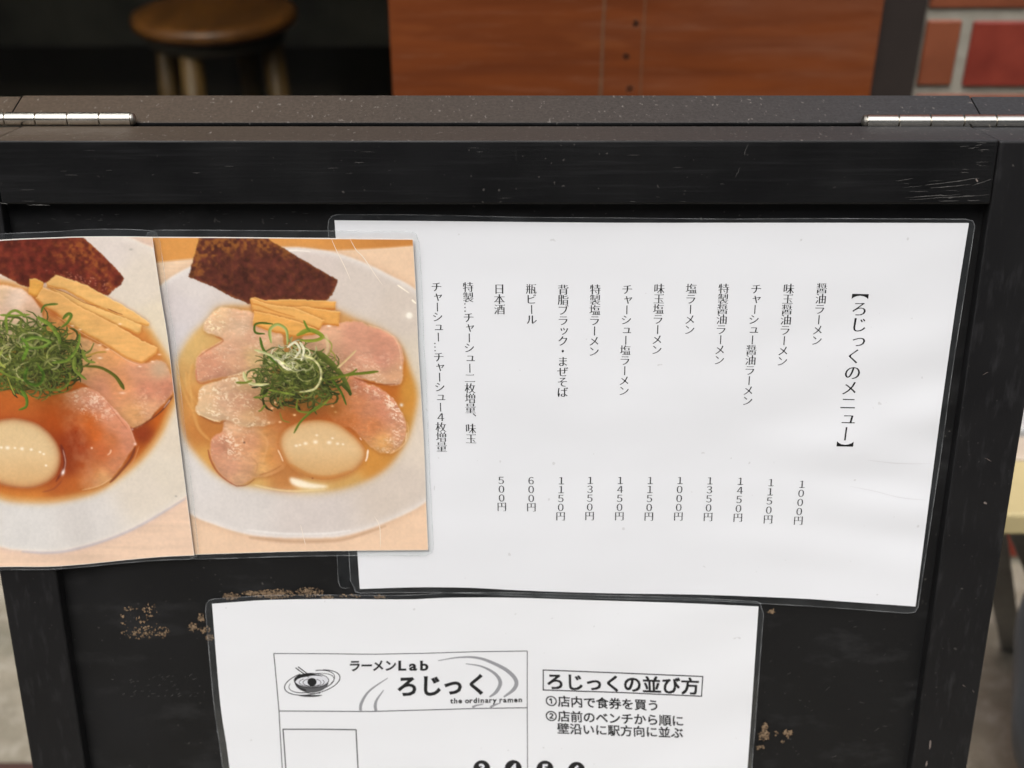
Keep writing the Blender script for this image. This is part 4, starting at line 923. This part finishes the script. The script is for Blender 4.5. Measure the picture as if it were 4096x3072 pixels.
def film(thing, top, right, bottom, left, paper, bump, lift, rad=26, edge_w=3.2):
    'clear rim of the laminate: a ring between the paper edge and the rounded film edge, plus its cut edge catching light'
    G = coons(top, right, bottom, left, 60, 60); O = outline(G)
    n = 60
    # round the corners
    for ci in range(4):
        c0 = ci*n; cp = O[c0]; prv = O[c0-1]; nxt = O[(c0+1) % len(O)]
        def walk(st, step):
            L = 0; i = st; out = [O[i]]
            while L < rad:
                j = (i+step) % len(O); L += np.hypot(*(O[j]-O[i])); i = j; out.append(O[i])
            return i, out
        i1, a = walk(c0, 1); i0, b = walk(c0, -1)
        p0, p2 = O[i0].copy(), O[i1].copy()
        idx = [(i0+k) % len(O) for k in range(((i1-i0) % len(O))+1)]
        for q, ii in enumerate(idx):
            t = q/(len(idx)-1); O[ii] = (1-t)**2*p0+2*t*(1-t)*cp+t*t*p2
    I = outline(paper)
    I = interp(np.vstack([I, I[:1]]), np.linspace(0, 1, 4*n+1)[:-1]) if len(I) != 4*n else I
    Pi = at_many(I, bump(I)+lift); Po = at_many(O, bump(O)+lift*.6)
    N = len(O); V = np.vstack([Pi, Po])
    mesh('laminate_film', V, [(N+i, N+(i+1) % N, (i+1) % N, i) for i in range(N)], FILM, thing, smooth=True)
    cen = O.mean(0); O2 = O+(O-cen)/np.linalg.norm(O-cen, axis=1)[:, None]*0
    tang = np.roll(O, -1, 0)-np.roll(O, 1, 0); nor = np.stack([tang[:, 1], -tang[:, 0]], 1); nor /= np.linalg.norm(nor, axis=1)[:, None]+1e-9
    Oe = O+nor*edge_w*.5; Ie = O-nor*edge_w*.5
    V = np.vstack([at_many(Ie, bump(Ie)+lift*.6+.00008), at_many(Oe, bump(Oe)+lift*.6+.00008)])
    mesh('film_edge', V, [(N+i, N+(i+1) % N, (i+1) % N, i) for i in range(N)], EDGE, thing, smooth=True)
def sheet(name, label, cat, paper_edges, film_edges, bump, mt, nu=90, nv=70, group=None, thick=.0003):
    G = coons(*paper_edges, nu, nv)
    P = at_many(G, bump(G)+thick)
    c = Vector(P.reshape(-1, 3).mean(0))
    t = empty(name, c, label, cat, group)
    o = mesh('paper', P.reshape(-1, 3), grid_faces(nu, nv), mt, t, smooth=True)
    G60 = coons(*paper_edges, 60, 60)
    film(t, *film_edges, G60, bump, thick)
    return t, o, G

# menu sheet
def bump_menu(P):
    x, y = P[..., 0], P[..., 1]
    a = np.clip((x-2700)/1000, 0, 1)
    return .0013+.0014*a+.0005*np.sin(x/420+.5)*np.sin(y/500)+a*(.00045*np.sin(y/52+x/190)*np.exp(-((y-1650)/420)**2)+.00032*np.sin(y/34-x/230+1)*np.exp(-((y-2000)/330)**2))+.00022*np.sin(x/120+y/380)*np.exp(-((y-1750)/500)**2)+.0016*np.clip((x-1900)/1800, 0, 1)*np.clip((y-1900)/500, 0, 1)
menu, menu_paper, _ = sheet('menu_sheet', 'laminated white menu sheet of vertical Japanese item names and prices, right half of the sign', 'menu',
    ([(1338, 881), (1700, 884), (2100, 888), (2500, 891), (2900, 891), (3300, 891), (3876, 892)], [(3876, 892), (3831, 1173), (3785, 1493), (3743, 1800), (3662, 2426)],
     [(1439, 2356), (1623, 2350), (1747, 2349), (1900, 2352), (2116, 2363), (2433, 2373), (2813, 2379), (3200, 2394), (3347, 2404), (3662, 2426)], [(1338, 881), (1390, 1620), (1439, 2356)]),
    ([(1308, 858), (1700, 860), (2100, 869), (2500, 872), (2900, 876), (3300, 874), (3903, 877)], [(3903, 877), (3858, 1173), (3808, 1493), (3766, 1800), (3668, 2456)],
     [(1405, 2373), (1560, 2371), (1747, 2370), (1900, 2374), (2116, 2384), (2433, 2394), (2813, 2402), (3100, 2417), (3347, 2432), (3668, 2456)], [(1308, 858), (1360, 1620), (1405, 2373)]),
    bump_menu, paper_mat('menu_paper', (.79, .80, .82)))
# queue guide sheet
def bump_guide(P):
    x, y = P[..., 0], P[..., 1]
    return .0022+.0005*np.sin(x/360)*np.sin(y/420+1)+.0002*np.sin(y/55+x/140)*np.clip((x-1900)/900, 0, 1)
guide, guide_paper, _ = sheet('queue_guide_sheet', 'laminated white sheet with a bowl logo and boxed queueing rules, lowest on the sign', 'notice',
    ([(848, 2415), (960, 2407), (1071, 2400), (1343, 2396), (1614, 2398), (1800, 2391), (2053, 2391), (2370, 2401), (2749, 2413), (3034, 2426)], [(3034, 2426), (3018, 2666), (3003, 2888), (2990, 3072), (2940, 3760)],
     [(990, 3740), (1950, 3720), (2940, 3760)], [(848, 2415), (881, 2811), (918, 3072), (990, 3740)]),
    ([(818, 2398), (960, 2389), (1071, 2382), (1343, 2380), (1614, 2381), (1800, 2372), (2053, 2371), (2370, 2380), (2749, 2391), (3058, 2408)], [(3058, 2408), (3043, 2600), (3036, 2700), (3022, 2888), (3008, 3072), (2962, 3780)],
     [(965, 3762), (1950, 3742), (2962, 3780)], [(818, 2398), (855, 2811), (890, 3072), (965, 3762)]),
    bump_guide, paper_mat('guide_paper', (.81, .82, .835)))

# printed ramen pictures: ink colours painted on a grid by the painter, stored per vertex on the print
m = Mat('photo_print'); a = m.n('VertexColor', layer_name='ink')
m.p(Base_Color=a.outputs[0], Roughness=.5, Specular_IOR_Level=.25, Coat_Weight=.25, Coat_Roughness=.15, Coat_IOR=1.4)
m.bump(m.noise(30, None, 2), .12, .002); PRINT = m.m
def to_lin(c):
    c = np.clip(c/255., 0, 1); return np.where(c <= .04045, c/12.92, ((c+.055)/1.055)**2.4)
INK = 1.0
def picture(name, label, paint, edges, film_edges, bump, nu, nv, group, border):
    G = coons(*edges, nu, nv)
    P = at_many(G, bump(G)+.0003); c = Vector(P.reshape(-1, 3).mean(0))
    t = empty(name, c, label, 'food photo', group)
    o = mesh('photo_print', P.reshape(-1, 3), grid_faces(nu, nv), PRINT, t, smooth=True)
    cv = paint(); k = cv.k
    fx = np.clip((G[..., 0]-cv.x0)*k-.5, 0, cv.w-1.001); fy = np.clip((G[..., 1]-cv.y0)*k-.5, 0, cv.h-1.001)
    ix, iy = fx.astype(int), fy.astype(int); ax, ay = (fx-ix)[..., None], (fy-iy)[..., None]
    I = cv.im
    C = (I[iy, ix]*(1-ax)+I[iy, ix+1]*ax)*(1-ay)+(I[iy+1, ix]*(1-ax)+I[iy+1, ix+1]*ax)*ay
    g_ = C.mean(-1, keepdims=True); C = g_+(C-g_)*1.03; C = 255*(np.clip(C, 0, 255)/255)**1.09*np.array((1.015, 1.0, .985))
    C = to_lin(C)*INK
    bt, br, bb = border                                              # unprinted paper rim (grid cells) on top, right, bottom
    w = np.array((.80, .76, .70))
    if bt: C[:bt] = w
    if br: C[:, -br:] = w
    if bb: C[-bb:] = w
    A = o.data.color_attributes.new('ink', 'FLOAT_COLOR', 'POINT')
    A.data.foreach_set('color', np.concatenate([C.reshape(-1, 3), np.ones((C.shape[0]*C.shape[1], 1))], 1).astype(np.float32).ravel())
    film(t, *film_edges, coons(*edges, 60, 60), bump, .0003)
    return t, o
GRP = 'laminated ramen photos on the sign'
def bump_a(P):
    x, y = P[..., 0], P[..., 1]; return .0029+.0003*np.sin(x/240)*np.sin(y/310)
pic_a, _ = picture('ramen_photo', 'laminated photo of a pale soup ramen bowl, overlapping the menu sheet', paint_light,
    ([(604, 947), (900, 948), (1200, 951), (1652, 955)], [(1652, 955), (1658, 1058), (1666, 1205), (1674, 1400), (1682, 1530), (1697, 1790), (1705, 2005), (1713, 2201)],
     [(776, 2219), (988, 2212), (1200, 2206), (1432, 2203), (1713, 2201)], [(604, 947), (690, 1560), (776, 2219)]),
    ([(580, 920), (900, 921), (1200, 923), (1674, 926)], [(1674, 926), (1682, 1058), (1690, 1205), (1697, 1400), (1705, 1530), (1719, 1884), (1736, 2224)],
     [(756, 2238), (988, 2231), (1200, 2225), (1432, 2222), (1736, 2224)], [(580, 920), (666, 1560), (756, 2238)]), bump_a, 400, 470, GRP, (2, 1, 1))
def bump_b(P):
    x, y = P[..., 0], P[..., 1]; 
    e = np.clip(((y-815)*.1516+250-x)/230, 0, 1); e = e*e*(3-2*e)      # rides up over the frame stile on the left
    return .0048+.0003*np.sin(x/210+1)*np.sin(y/290)+.0052*e
pic_b, _ = picture('ramen_photo', 'laminated photo of a dark soy soup ramen bowl, cut by the left frame border', paint_dark,
    ([(-310, 985), (0, 959), (226, 949), (316, 946), (497, 945), (609, 947)], [(609, 947), (645, 1192), (671, 1352), (696, 1563), (719, 1762), (747, 1985), (777, 2222)],
     [(-290, 2280), (0, 2268), (188, 2267), (329, 2258), (517, 2239), (658, 2227), (777, 2222)], [(-310, 985), (-300, 1600), (-290, 2280)]),
    ([(-335, 962), (0, 936), (226, 926), (339, 918), (497, 917), (634, 924)], [(634, 924), (672, 1192), (699, 1352), (723, 1563), (745, 1762), (772, 1985), (797, 2236)],
     [(-312, 2296), (0, 2280), (188, 2278), (329, 2268), (517, 2250), (658, 2240), (797, 2236)], [(-335, 962), (-325, 1600), (-312, 2296)]), bump_b, 420, 470, GRP, (2, 1, 1))
PCR = simple('paper_crease', (.70, .70, .71), .6)
# creases in the laminate over the pale photo
m = Mat('crease'); m.p(Base_Color=(.86, .76, .64), Roughness=.4); CRE = m.m
def ridge(list_, bump, lift, parent, name='crease', mt=CRE):
    V, F = [], []
    for pts, w in list_:
        p = smooth_line(pts, 6); i0 = len(V); n = len(p)
        tg = np.gradient(p, axis=0); nr = np.stack([tg[:, 1], -tg[:, 0]], 1); nr /= np.linalg.norm(nr, axis=1)[:, None]+1e-9
        ww = (w*np.sin(np.pi*np.clip((np.arange(n)+.6)/(n+.2), 0, 1))**.5)[:, None]
        for q in range(n):
            for s_ in (-.5, .5):
                r_ = p[q]+nr[q]*ww[q]*s_; V.append(tuple(at_many(r_[None], bump(r_[None])+lift)[0]))
        F += [(i0+2*q, i0+2*q+1, i0+2*q+3, i0+2*q+2) for q in range(n-1)]
    return mesh(name, V, F, mt, parent)
for cr_ in ([([(1326, 956), (1345, 1000), (1368, 1045), (1385, 1080), (1402, 1120)], 2.8), ([(1400, 956), (1425, 1000), (1450, 1025), (1475, 1060), (1500, 1098), (1530, 1140)], 3.2),
       ([(1202, 2100), (1212, 2140), (1222, 2180)], 2), ([(1497, 2065), (1515, 2095), (1521, 2130), (1522, 2190)], 2.5)]): ridge([cr_], bump_a, .00042, pic_a)
for cr_ in ([([(3470, 1840), (3560, 1851), (3640, 1855), (3725, 1854)], 2.2), ([(3400, 1945), (3500, 1965), (3600, 1990), (3705, 2000)], 1.8)]): ridge([cr_], bump_menu, .0004, menu, 'crease', PCR)
# strip of clear tape under the menu's lower left corner
tape = empty('clear_tape', at(1385, 2300, .0004), 'dusty strip of clear tape beside the lower left corner of the menu sheet', 'tape')
Tp = [(1346, 2195), (1350, 2260), (1353, 2320), (1358, 2340), (1370, 2352), (1402, 2352), (1400, 2195)]
mesh('tape_strip', at_many(np.array(Tp), .0004), [list(range(len(Tp)))[::1]], FILM, tape)
ridge([([(1346, 2195), (1350, 2260), (1353, 2320), (1358, 2340), (1370, 2352), (1402, 2352)], 3)], lambda P: .00045+0*P[..., 0], 0, tape, 'tape_edge', EDGE)

# ---------------------------------------------------------------- writing (glyph outlines turned into flat ink meshes)
GLY = {}
def prepare(reqs, mset=()):
    obs = []
    for ch, off in reqs:
        c = bpy.data.curves.new('glyph', 'FONT'); c.body = ch; c.size = 1; c.offset = off; c.resolution_u = 3
        o = bpy.data.objects.new('glyph', c); link(o); obs.append((ch, off, o))
    dg = bpy.context.evaluated_depsgraph_get()
    for ch, off, o in obs:
        me = bpy.data.meshes.new_from_object(o.evaluated_get(dg))
        GLY[(ch, off)] = (np.array([v.co[:2] for v in me.vertices]).reshape(-1, 2), [list(p.vertices) for p in me.polygons])
        bpy.data.meshes.remove(me)
    for ch in mset: GLY[(ch, 'M')] = mincho(ch)
    for ch, off, o in obs:
        c = o.data; bpy.data.objects.remove(o); bpy.data.curves.remove(c)
def mincho(ch, N=110):
    'Mincho-like cut of a glyph: horizontals thinned, stems kept, small triangular serifs; returned as row runs'
    g, F = GLY[(ch, 0.)]
    x0, y0 = -.06, -.20; n = int(1.12*N)
    X, Y = np.meshgrid(x0+(np.arange(n)+.5)/N, y0+(np.arange(n)+.5)/N)
    M = np.zeros((n, n), bool)
    for f in F:
        p = g[f]; m_ = np.zeros((n, n), bool)
        for (xa, ya), (xb, yb) in zip(p, np.roll(p, -1, 0)):
            if ya != yb: m_ ^= ((ya > Y) != (yb > Y)) & (X < (xb-xa)*(Y-ya)/(yb-ya)+xa)
        M |= m_
    kanji = ch >= '\u4e00' and ch < '\uff00'
    runs = []
    for c in range(0, n, 2):
        d = np.diff(np.r_[0, M[:, c].astype(int), 0]); L = np.where(d == -1)[0]-np.where(d == 1)[0]; runs += list(L[L < .13*N])
    t = np.median(runs) if runs else 6                               # thickness of the horizontals
    cut_ = int(round(t*(.55 if kanji else .32))); up, dn = (cut_+1)//2, cut_//2
    E = M.copy()
    for k in range(1, up+1): E[:-k] &= M[k:]
    for k in range(1, dn+1): E[k:] &= M[:-k]
    D = E.copy(); D[:, 1:] |= E[:, :-1]; D[:, :-1] |= E[:, 1:]; D[:, 2:] |= E[:, :-2]
    if kanji:
        S_ = D.copy()
        for r in range(2, n-8):
            row = D[r]; c = 0
            while c < n:
                if row[c]:
                    e = c
                    while e < n and row[e]: e += 1
                    if e-c > .17*N and e < n-3 and not D[r+1, c+2:e-2].any() and not D[max(r-5, 0):r+6, e+1:e+3].any():   # top row of a free thin horizontal
                        for k in range(1, 8): S_[min(r+k, n-1), max(e-11+k, c):e-(k//2)] = True
                    c = e
                else: c += 1
        D = S_
    V, Q = [], []
    for r in range(n):
        d = np.diff(np.r_[0, D[r].astype(int), 0]); a = np.where(d == 1)[0]; b = np.where(d == -1)[0]
        for i, j in zip(a, b):
            k = len(V); xa, xb, ya, yb = x0+i/N, x0+j/N, y0+r/N, y0+(r+1)/N
            V += [(xa, ya), (xb, ya), (xb, yb), (xa, yb)]; Q.append((k, k+1, k+2, k+3))
    return np.array(V), Q
INKM = {}
def ink(v, name):
    if name not in INKM:
        m = Mat(name); m.p(Base_Color=(v, v*1.01, v*1.06), Roughness=.55, Specular_IOR_Level=.3); INKM[name] = m.m
    return INKM[name]
class Ink:
    def __init__(s, bump, lift=.00036): s.V = []; s.F = []; s.bump = bump; s.lift = lift; s.k = 0
    def add(s, P, F):
        i0 = len(s.V); P = np.asarray(P, float)
        s.V += [tuple(p) for p in at_many(P, s.bump(P)+s.lift+s.k*2e-7)]; s.F += [[i0+i for i in f] for f in F]; s.k = (s.k+1) % 60
    def glyph(s, ch, off, cx, cy, ex, ey, rot=0, dil=0., sx=1., fat=0.):
        'centre pixel, pixel vectors of one em to the right and upwards; dil widens upright strokes (Mincho look)'
        g, F = GLY[(ch, off)]
        q = (g-np.array((.5, .358)) if ord(ch) > 0x2000 else g-np.array(((g[:, 0].min()+g[:, 0].max())/2, .0)))*np.array((sx, 1))
        for d in ([(-dil, 0), (dil, 0)] if dil else ([(-fat, -fat), (fat, fat), (-fat, fat), (fat, -fat)] if fat else [(0, 0)])):
            p = q.copy()
            if rot: p = np.stack([p[:, 1], -p[:, 0]], 1)             # quarter turn clockwise (vertical setting)
            p = p+np.array(d)
            s.add(np.array((cx, cy))+p[:, :1]*np.array(ex)+p[:, 1:]*np.array(ey), F)
    def strip(s, pts, w, smooth=False):
        p = smooth_line(pts, 8) if smooth else np.array(pts, float)
        if not smooth:                                               # densify so the ink follows the paper
            p = np.vstack([np.linspace(p[i], p[i+1], 14)[:-1] for i in range(len(p)-1)]+[p[-1:]])
        w = np.interp(np.linspace(0, 1, len(p)), np.linspace(0, 1, len(w)), w) if isinstance(w, (list, tuple)) else np.full(len(p), float(w))
        tg = np.gradient(p, axis=0); nr = np.stack([tg[:, 1], -tg[:, 0]], 1); nr /= np.linalg.norm(nr, axis=1)[:, None]+1e-9
        V = np.empty((2*len(p), 2)); V[0::2] = p+nr*w[:, None]/2; V[1::2] = p-nr*w[:, None]/2
        s.add(V, [(2*i, 2*i+1, 2*i+3, 2*i+2) for i in range(len(p)-1)])
    def disc(s, cx, cy, rx, ry, n=28, rot=0, a0=0, a1=6.28319):
        t = np.linspace(a0, a1, n, endpoint=(a1-a0 < 6.2)); c, q = math.cos(rot), math.sin(rot)
        x, y = rx*np.cos(t), ry*np.sin(t)
        s.add(np.stack([cx+x*c-y*q, cy+x*q+y*c], 1), [list(range(n))])
    def ring(s, cx, cy, rx, ry, w, rot=0, a0=0., a1=6.28319, n=48):
        t = np.linspace(a0, a1, n); c, q = math.cos(rot), math.sin(rot); x, y = rx*np.cos(t), ry*np.sin(t)
        s.strip_np(np.stack([cx+x*c-y*q, cy+x*q+y*c], 1), w)
    def strip_np(s, p, w):
        w = np.interp(np.linspace(0, 1, len(p)), np.linspace(0, 1, len(w)), w) if isinstance(w, (list, tuple)) else np.full(len(p), float(w))
        tg = np.gradient(p, axis=0); nr = np.stack([tg[:, 1], -tg[:, 0]], 1); nr /= np.linalg.norm(nr, axis=1)[:, None]+1e-9
        V = np.empty((2*len(p), 2)); V[0::2] = p+nr*w[:, None]/2; V[1::2] = p-nr*w[:, None]/2
        s.add(V, [(2*i, 2*i+1, 2*i+3, 2*i+2) for i in range(len(p)-1)])
    def poly(s, pts): s.add(np.array(pts, float), [list(range(len(pts)))])
    def build(s, name, parent, mt): return mesh(name, s.V, s.F, mt, parent)
COLS = [('チャーシュー…チャーシュー４枚増量', 1746, 1128, 1766, 1809), ('特製…チャーシュー二枚増量、味玉', 1872, 1129, 1884, 1776), ('日本酒', 1997, 1136, 1998, 1259), ('瓶ビール', 2124, 1136, 2126, 1299),
        ('背脂ブラック・まぜそば', 2253, 1139, 2250, 1590), ('特製塩ラーメン', 2381, 1138, 2375, 1427), ('チャーシュー塩ラーメン', 2509, 1138, 2495, 1584), ('味玉塩ラーメン', 2637, 1135, 2626, 1420),
        ('塩ラーメン', 2765, 1135, 2757, 1340), ('特製醤油ラーメン', 2895, 1135, 2876, 1461), ('チャーシュー醤油ラーメン', 3025, 1136, 2989, 1624), ('味玉醤油ラーメン', 3155, 1135, 3128, 1466), ('醤油ラーメン', 3287, 1133, 3266, 1383)]
PRICES = [('５００円', 2005, 1904, 2007, 2045), ('６００円', 2124, 1905, 2125, 2047), ('１１５０円', 2245, 1905, 2242, 2083), ('１３５０円', 2361, 1904, 2358, 2082), ('１４５０円', 2481, 1904, 2477, 2083), ('１１５０円', 2601, 1904, 2595, 2084),
          ('１０００円', 2720, 1904, 2713, 2084), ('１３５０円', 2840, 1905, 2832, 2086), ('１４５０円', 2962, 1907, 2951, 2089), ('１１５０円', 3084, 1912, 3072, 2096), ('１０００円', 3208, 1919, 3193, 2101)]
TITLE = [('【', 3442, 1186), ('ろ', 3438, 1236), ('じ', 3435, 1299), ('っ', 3431, 1364), ('く', 3416, 1426), ('の', 3410, 1491), ('メ', 3398, 1553), ('ニ', 3393, 1614), ('ュ', 3391, 1674), ('ー', 3381, 1735), ('】', 3376, 1776)]
GUIDE = [('ろじっくの並び方', 2221, 2727, 2761, 2746, 74, 0), ('①店内で食券を買う', 2205, 2804, 2613, 2822, 49, 0), ('②店前のベンチから順に', 2205, 2864, 2711, 2884, 49, 0), ('壁沿いに駅方向に並ぶ', 2253, 2915, 2708, 2932, 48, 0)]
TH, BD = -.010, .035
def cut(ch): return 'M' if ch not in 'ー…・、【】' else 0.
req = set(); mset = set()
for s_, *_r in COLS+PRICES+TITLE:
    for ch in s_:
        req.add((ch, 0.))
        if cut(ch) == 'M': mset.add(ch)
for s_, a, b, c, d, e, off in GUIDE:
    for ch in s_: req.add((ch, off))
for ch in 'ラーメンろじっく': req.add((ch, BD))
for ch in 'Labtheordinyrm3456': req.add((ch, BD))
prepare(sorted(req), sorted(mset))
def vertical(I, s_, x0, y0, x1, y1, size=None):
    n = len(s_); dx, dy = (x1-x0)/max(n-1, 1), (y1-y0)/n
    em = size or dy*1.08
    sl = (x1-x0)/(y1-y0)
    for i, ch in enumerate(s_):
        cx, cy = x0+dx*i, y0+dy*(i+.5)
        ex, ey = (em*1.03, em*.01), (-sl*em, -em)
        rot = ch in 'ー…【】'
        if ch in 'ャュョッっ': cx += em*.10; cy -= em*.08
        if ch == '、': cx += em*.66; cy -= em*.62
        I.glyph(ch, cut(ch), cx, cy, ex, ey, rot)
        if ch == '１':                                               # serif foot
            w = em*.20; I.poly([(cx-w, cy+em*.335), (cx+w, cy+em*.335), (cx+w, cy+em*.365), (cx-w, cy+em*.365)])
I = Ink(bump_menu)
for c in COLS: vertical(I, *c)
I.build('item_names', menu, ink(.006, 'menu_ink'))
I = Ink(bump_menu)
for c in PRICES: vertical(I, *c, size=39)
I.build('price_list', menu, ink(.006, 'menu_ink'))
I = Ink(bump_menu)
for ch, x, y in TITLE:
    em = 66
    if ch in 'っュ': x += 4; y -= 4
    I.glyph(ch, cut(ch), x, y+(21 if ch == '】' else (-21 if ch == '【' else 0)), (em*1.08, em*.02), (9, -em), ch in 'ー【】')
I.build('menu_title', menu, ink(.006, 'menu_ink'))

# the guide's writing
K = ink(.016, 'guide_ink'); GREY = ink(.30, 'guide_grey_ink'); MIDG = ink(.11, 'guide_mid_grey_ink')
I = Ink(bump_guide)
for s_, x0, y0, x1, y1, em, off in GUIDE:
    n = len(s_)
    for i, ch in enumerate(s_):
        f = i/(n-1); I.glyph(ch, off, x0+(x1-x0)*f, y0+(y1-y0)*f, (em*1.05, em*(y1-y0)/(x1-x0)), (-em*.05, -em*.96), fat=.024 if em > 60 else .020)
I.build('queue_rules', guide, K)
I = Ink(bump_guide)
I.strip([(2173, 2680), (2480, 2692), (2811, 2706)], 4.5); I.strip([(2811, 2704), (2806, 2787)], 4.5); I.strip([(2806, 2785), (2480, 2770), (2173, 2760)], 4.5); I.strip([(2173, 2762), (2173, 2678)], 4.5)
I.build('rules_box', guide, K)
I = Ink(bump_guide)
I.strip([(1095, 2614), (1300, 2615), (1500, 2617), (1700, 2613), (1900, 2607), (2109, 2604)], 3.2); I.strip([(1095, 2613), (1107, 2740), (1116, 2844), (1122, 2960), (1129, 3072), (1150, 3420)], 3.6)
I.strip([(2109, 2603), (2109, 2740), (2109, 2831), (2110, 3072), (2100, 3420)], 3.2); I.strip([(1116, 2844), (1300, 2845), (1478, 2846), (1700, 2840), (1900, 2834), (2109, 2831)], 3.6)
I.strip([(1132, 2917), (1280, 2917), (1425, 2919)], 4.6); I.strip([(1132, 2915), (1138, 3000), (1143, 3072), (1160, 3380)], 4.6); I.strip([(1424, 2917), (1428, 3000), (1432, 3072), (1440, 3380)], 4.6)
I.build('seat_plan_lines', guide, ink(.05, 'plan_line_ink'))
I = Ink(bump_guide, .00033)                                           # grey swooshes
for P, w in (([(1551, 2712), (1478, 2763), (1446, 2812), (1442, 2843)], [3, 8, 12, 11]), ([(1535, 2760), (1508, 2798), (1501, 2822), (1504, 2843)], [3, 9, 13, 11]),
             ([(1752, 2643), (1831, 2630), (1900, 2630), (1958, 2646), (2028, 2682), (2064, 2722), (2056, 2756), (2015, 2788)], [3, 6, 9, 12, 15, 16, 15, 6]),
             ([(1863, 2655), (1927, 2666), (1980, 2695), (2001, 2730), (1986, 2766), (1958, 2788)], [3, 7, 12, 15, 14, 5]), ([(1889, 2829), (1905, 2822), (1933, 2817)], [9, 7, 3]), ([(1961, 2829), (1978, 2820), (2002, 2812)], [9, 8, 3])):
    I = Ink(bump_guide, .00033); I.strip(P, w, True); I.build('grey_swoosh', guide, GREY)
I = Ink(bump_guide, .00040)
for ch, x, y in (('ラ', 1419, 2664), ('ー', 1467, 2663), ('メ', 1513, 2663), ('ン', 1562, 2663)): I.glyph(ch, BD, x, y, (49, -.5), (0, -48))
for ch, x, sx in (('L', 1609, 1.25), ('a', 1652, 1.3), ('b', 1697, 1.3)): I.glyph(ch, BD, x, 2681, (54, -.5), (0, -54), sx=sx)
for ch, x, y in (('ろ', 1630, 2746), ('じ', 1724, 2744), ('っ', 1812, 2742), ('く', 1908, 2739)): I.glyph(ch, BD, x, y, (92, -1.5), (0, -88))
x = 1800
ADV = {'t': 13.5, 'h': 18.5, 'e': 17.5, 'o': 18.5, 'r': 14, 'd': 18.5, 'i': 10, 'n': 18.5, 'a': 17.5, 'y': 17.5, 'm': 26, ' ': 9.5}
for ch in 'the ordinary ramen':
    a = ADV[ch]
    if ch != ' ': I.glyph(ch, BD, x+a/2, 2813-(x-1800)*.018, (28, -.5), (0, -28), sx=1.1)
    x += a
I.build('shop_name', guide, K)
I = Ink(bump_guide, .00034)                                           # bowl emblem
rt = R(-12)
I.ring(1249, 2730, 113, 46, [3.5, 4, 3, 4, 3.5], rt, R(-62), R(250)); I.ring(1246, 2732, 92, 35, [2, 4, 4, 2], rt, R(-75), R(205)); I.ring(1256, 2722, 84, 38, [4, 3, 2], rt, R(-80), R(40))
I.build('emblem_rings', guide, ink(.045, 'emblem_ink'))
I = Ink(bump_guide, .00037)
I.poly([(1178, 2726)]+[(1246+68*math.cos(t), 2727+44*math.sin(t)) for t in np.linspace(math.pi, 0, 22)]+[(1314, 2726)])
I.build('emblem_bowl', guide, MIDG)
I = Ink(bump_guide, .00039)
I.poly([(1186, 2738)]+[(1246+66*math.cos(t), 2727+42*math.sin(t)) for t in np.linspace(math.pi*.94, math.pi*.60, 12)]+[(1224, 2757), (1202, 2750)])
I.poly([(1240+50*math.cos(t), 2779+9*math.sin(t)) for t in np.linspace(0.1, math.pi-.1, 16)]); I.strip([(1225, 2770), (1244, 2775), (1282, 2772)], 3)
I.build('emblem_shadow', guide, ink(.03, 'emblem_dark_ink'))
I = Ink(bump_guide, .00041); I.disc(1246, 2722, 66, 26); I.build('emblem_soup', guide, ink(.68, 'emblem_white'))
I = Ink(bump_guide, .00043)
I.ring(1246, 2722, 69, 29, [2.5, 3, 4, 3, 2.5]); I.ring(1246, 2723, 64, 24, [5, 11, 14, 7, 1], 0, math.pi*.98, math.pi*1.75)
I.ring(1247, 2729, 50, 17, 2.2, 0, R(-30), R(230)); I.ring(1248, 2730, 36, 15, 2.4, 0, R(-60), R(250)); I.disc(1248, 2728, 18.5, 16.5)
I.strip([(1182, 2671), (1208, 2690), (1236, 2710)], [4.5, 4, 3]); I.strip([(1192, 2667), (1216, 2685), (1242, 2704)], [4.5, 4, 3])
I.build('emblem_lines', guide, K)
I = Ink(bump_guide, .00036)
for x, y in ((1927, 3074), (2053, 3073), (2180, 3075), (2306, 3080)): I.disc(x, y, 34, 33, 36)
I.build('seat_numbers_disc', guide, K)
I = Ink(bump_guide, .00040)
for ch, x, y in (('3', 1927, 3093), ('4', 2053, 3092), ('5', 2180, 3094), ('6', 2306, 3099)): I.glyph(ch, BD, x, y, (54, 0), (0, -52))
I.build('seat_numbers', guide, ink(.72, 'white_ink'))
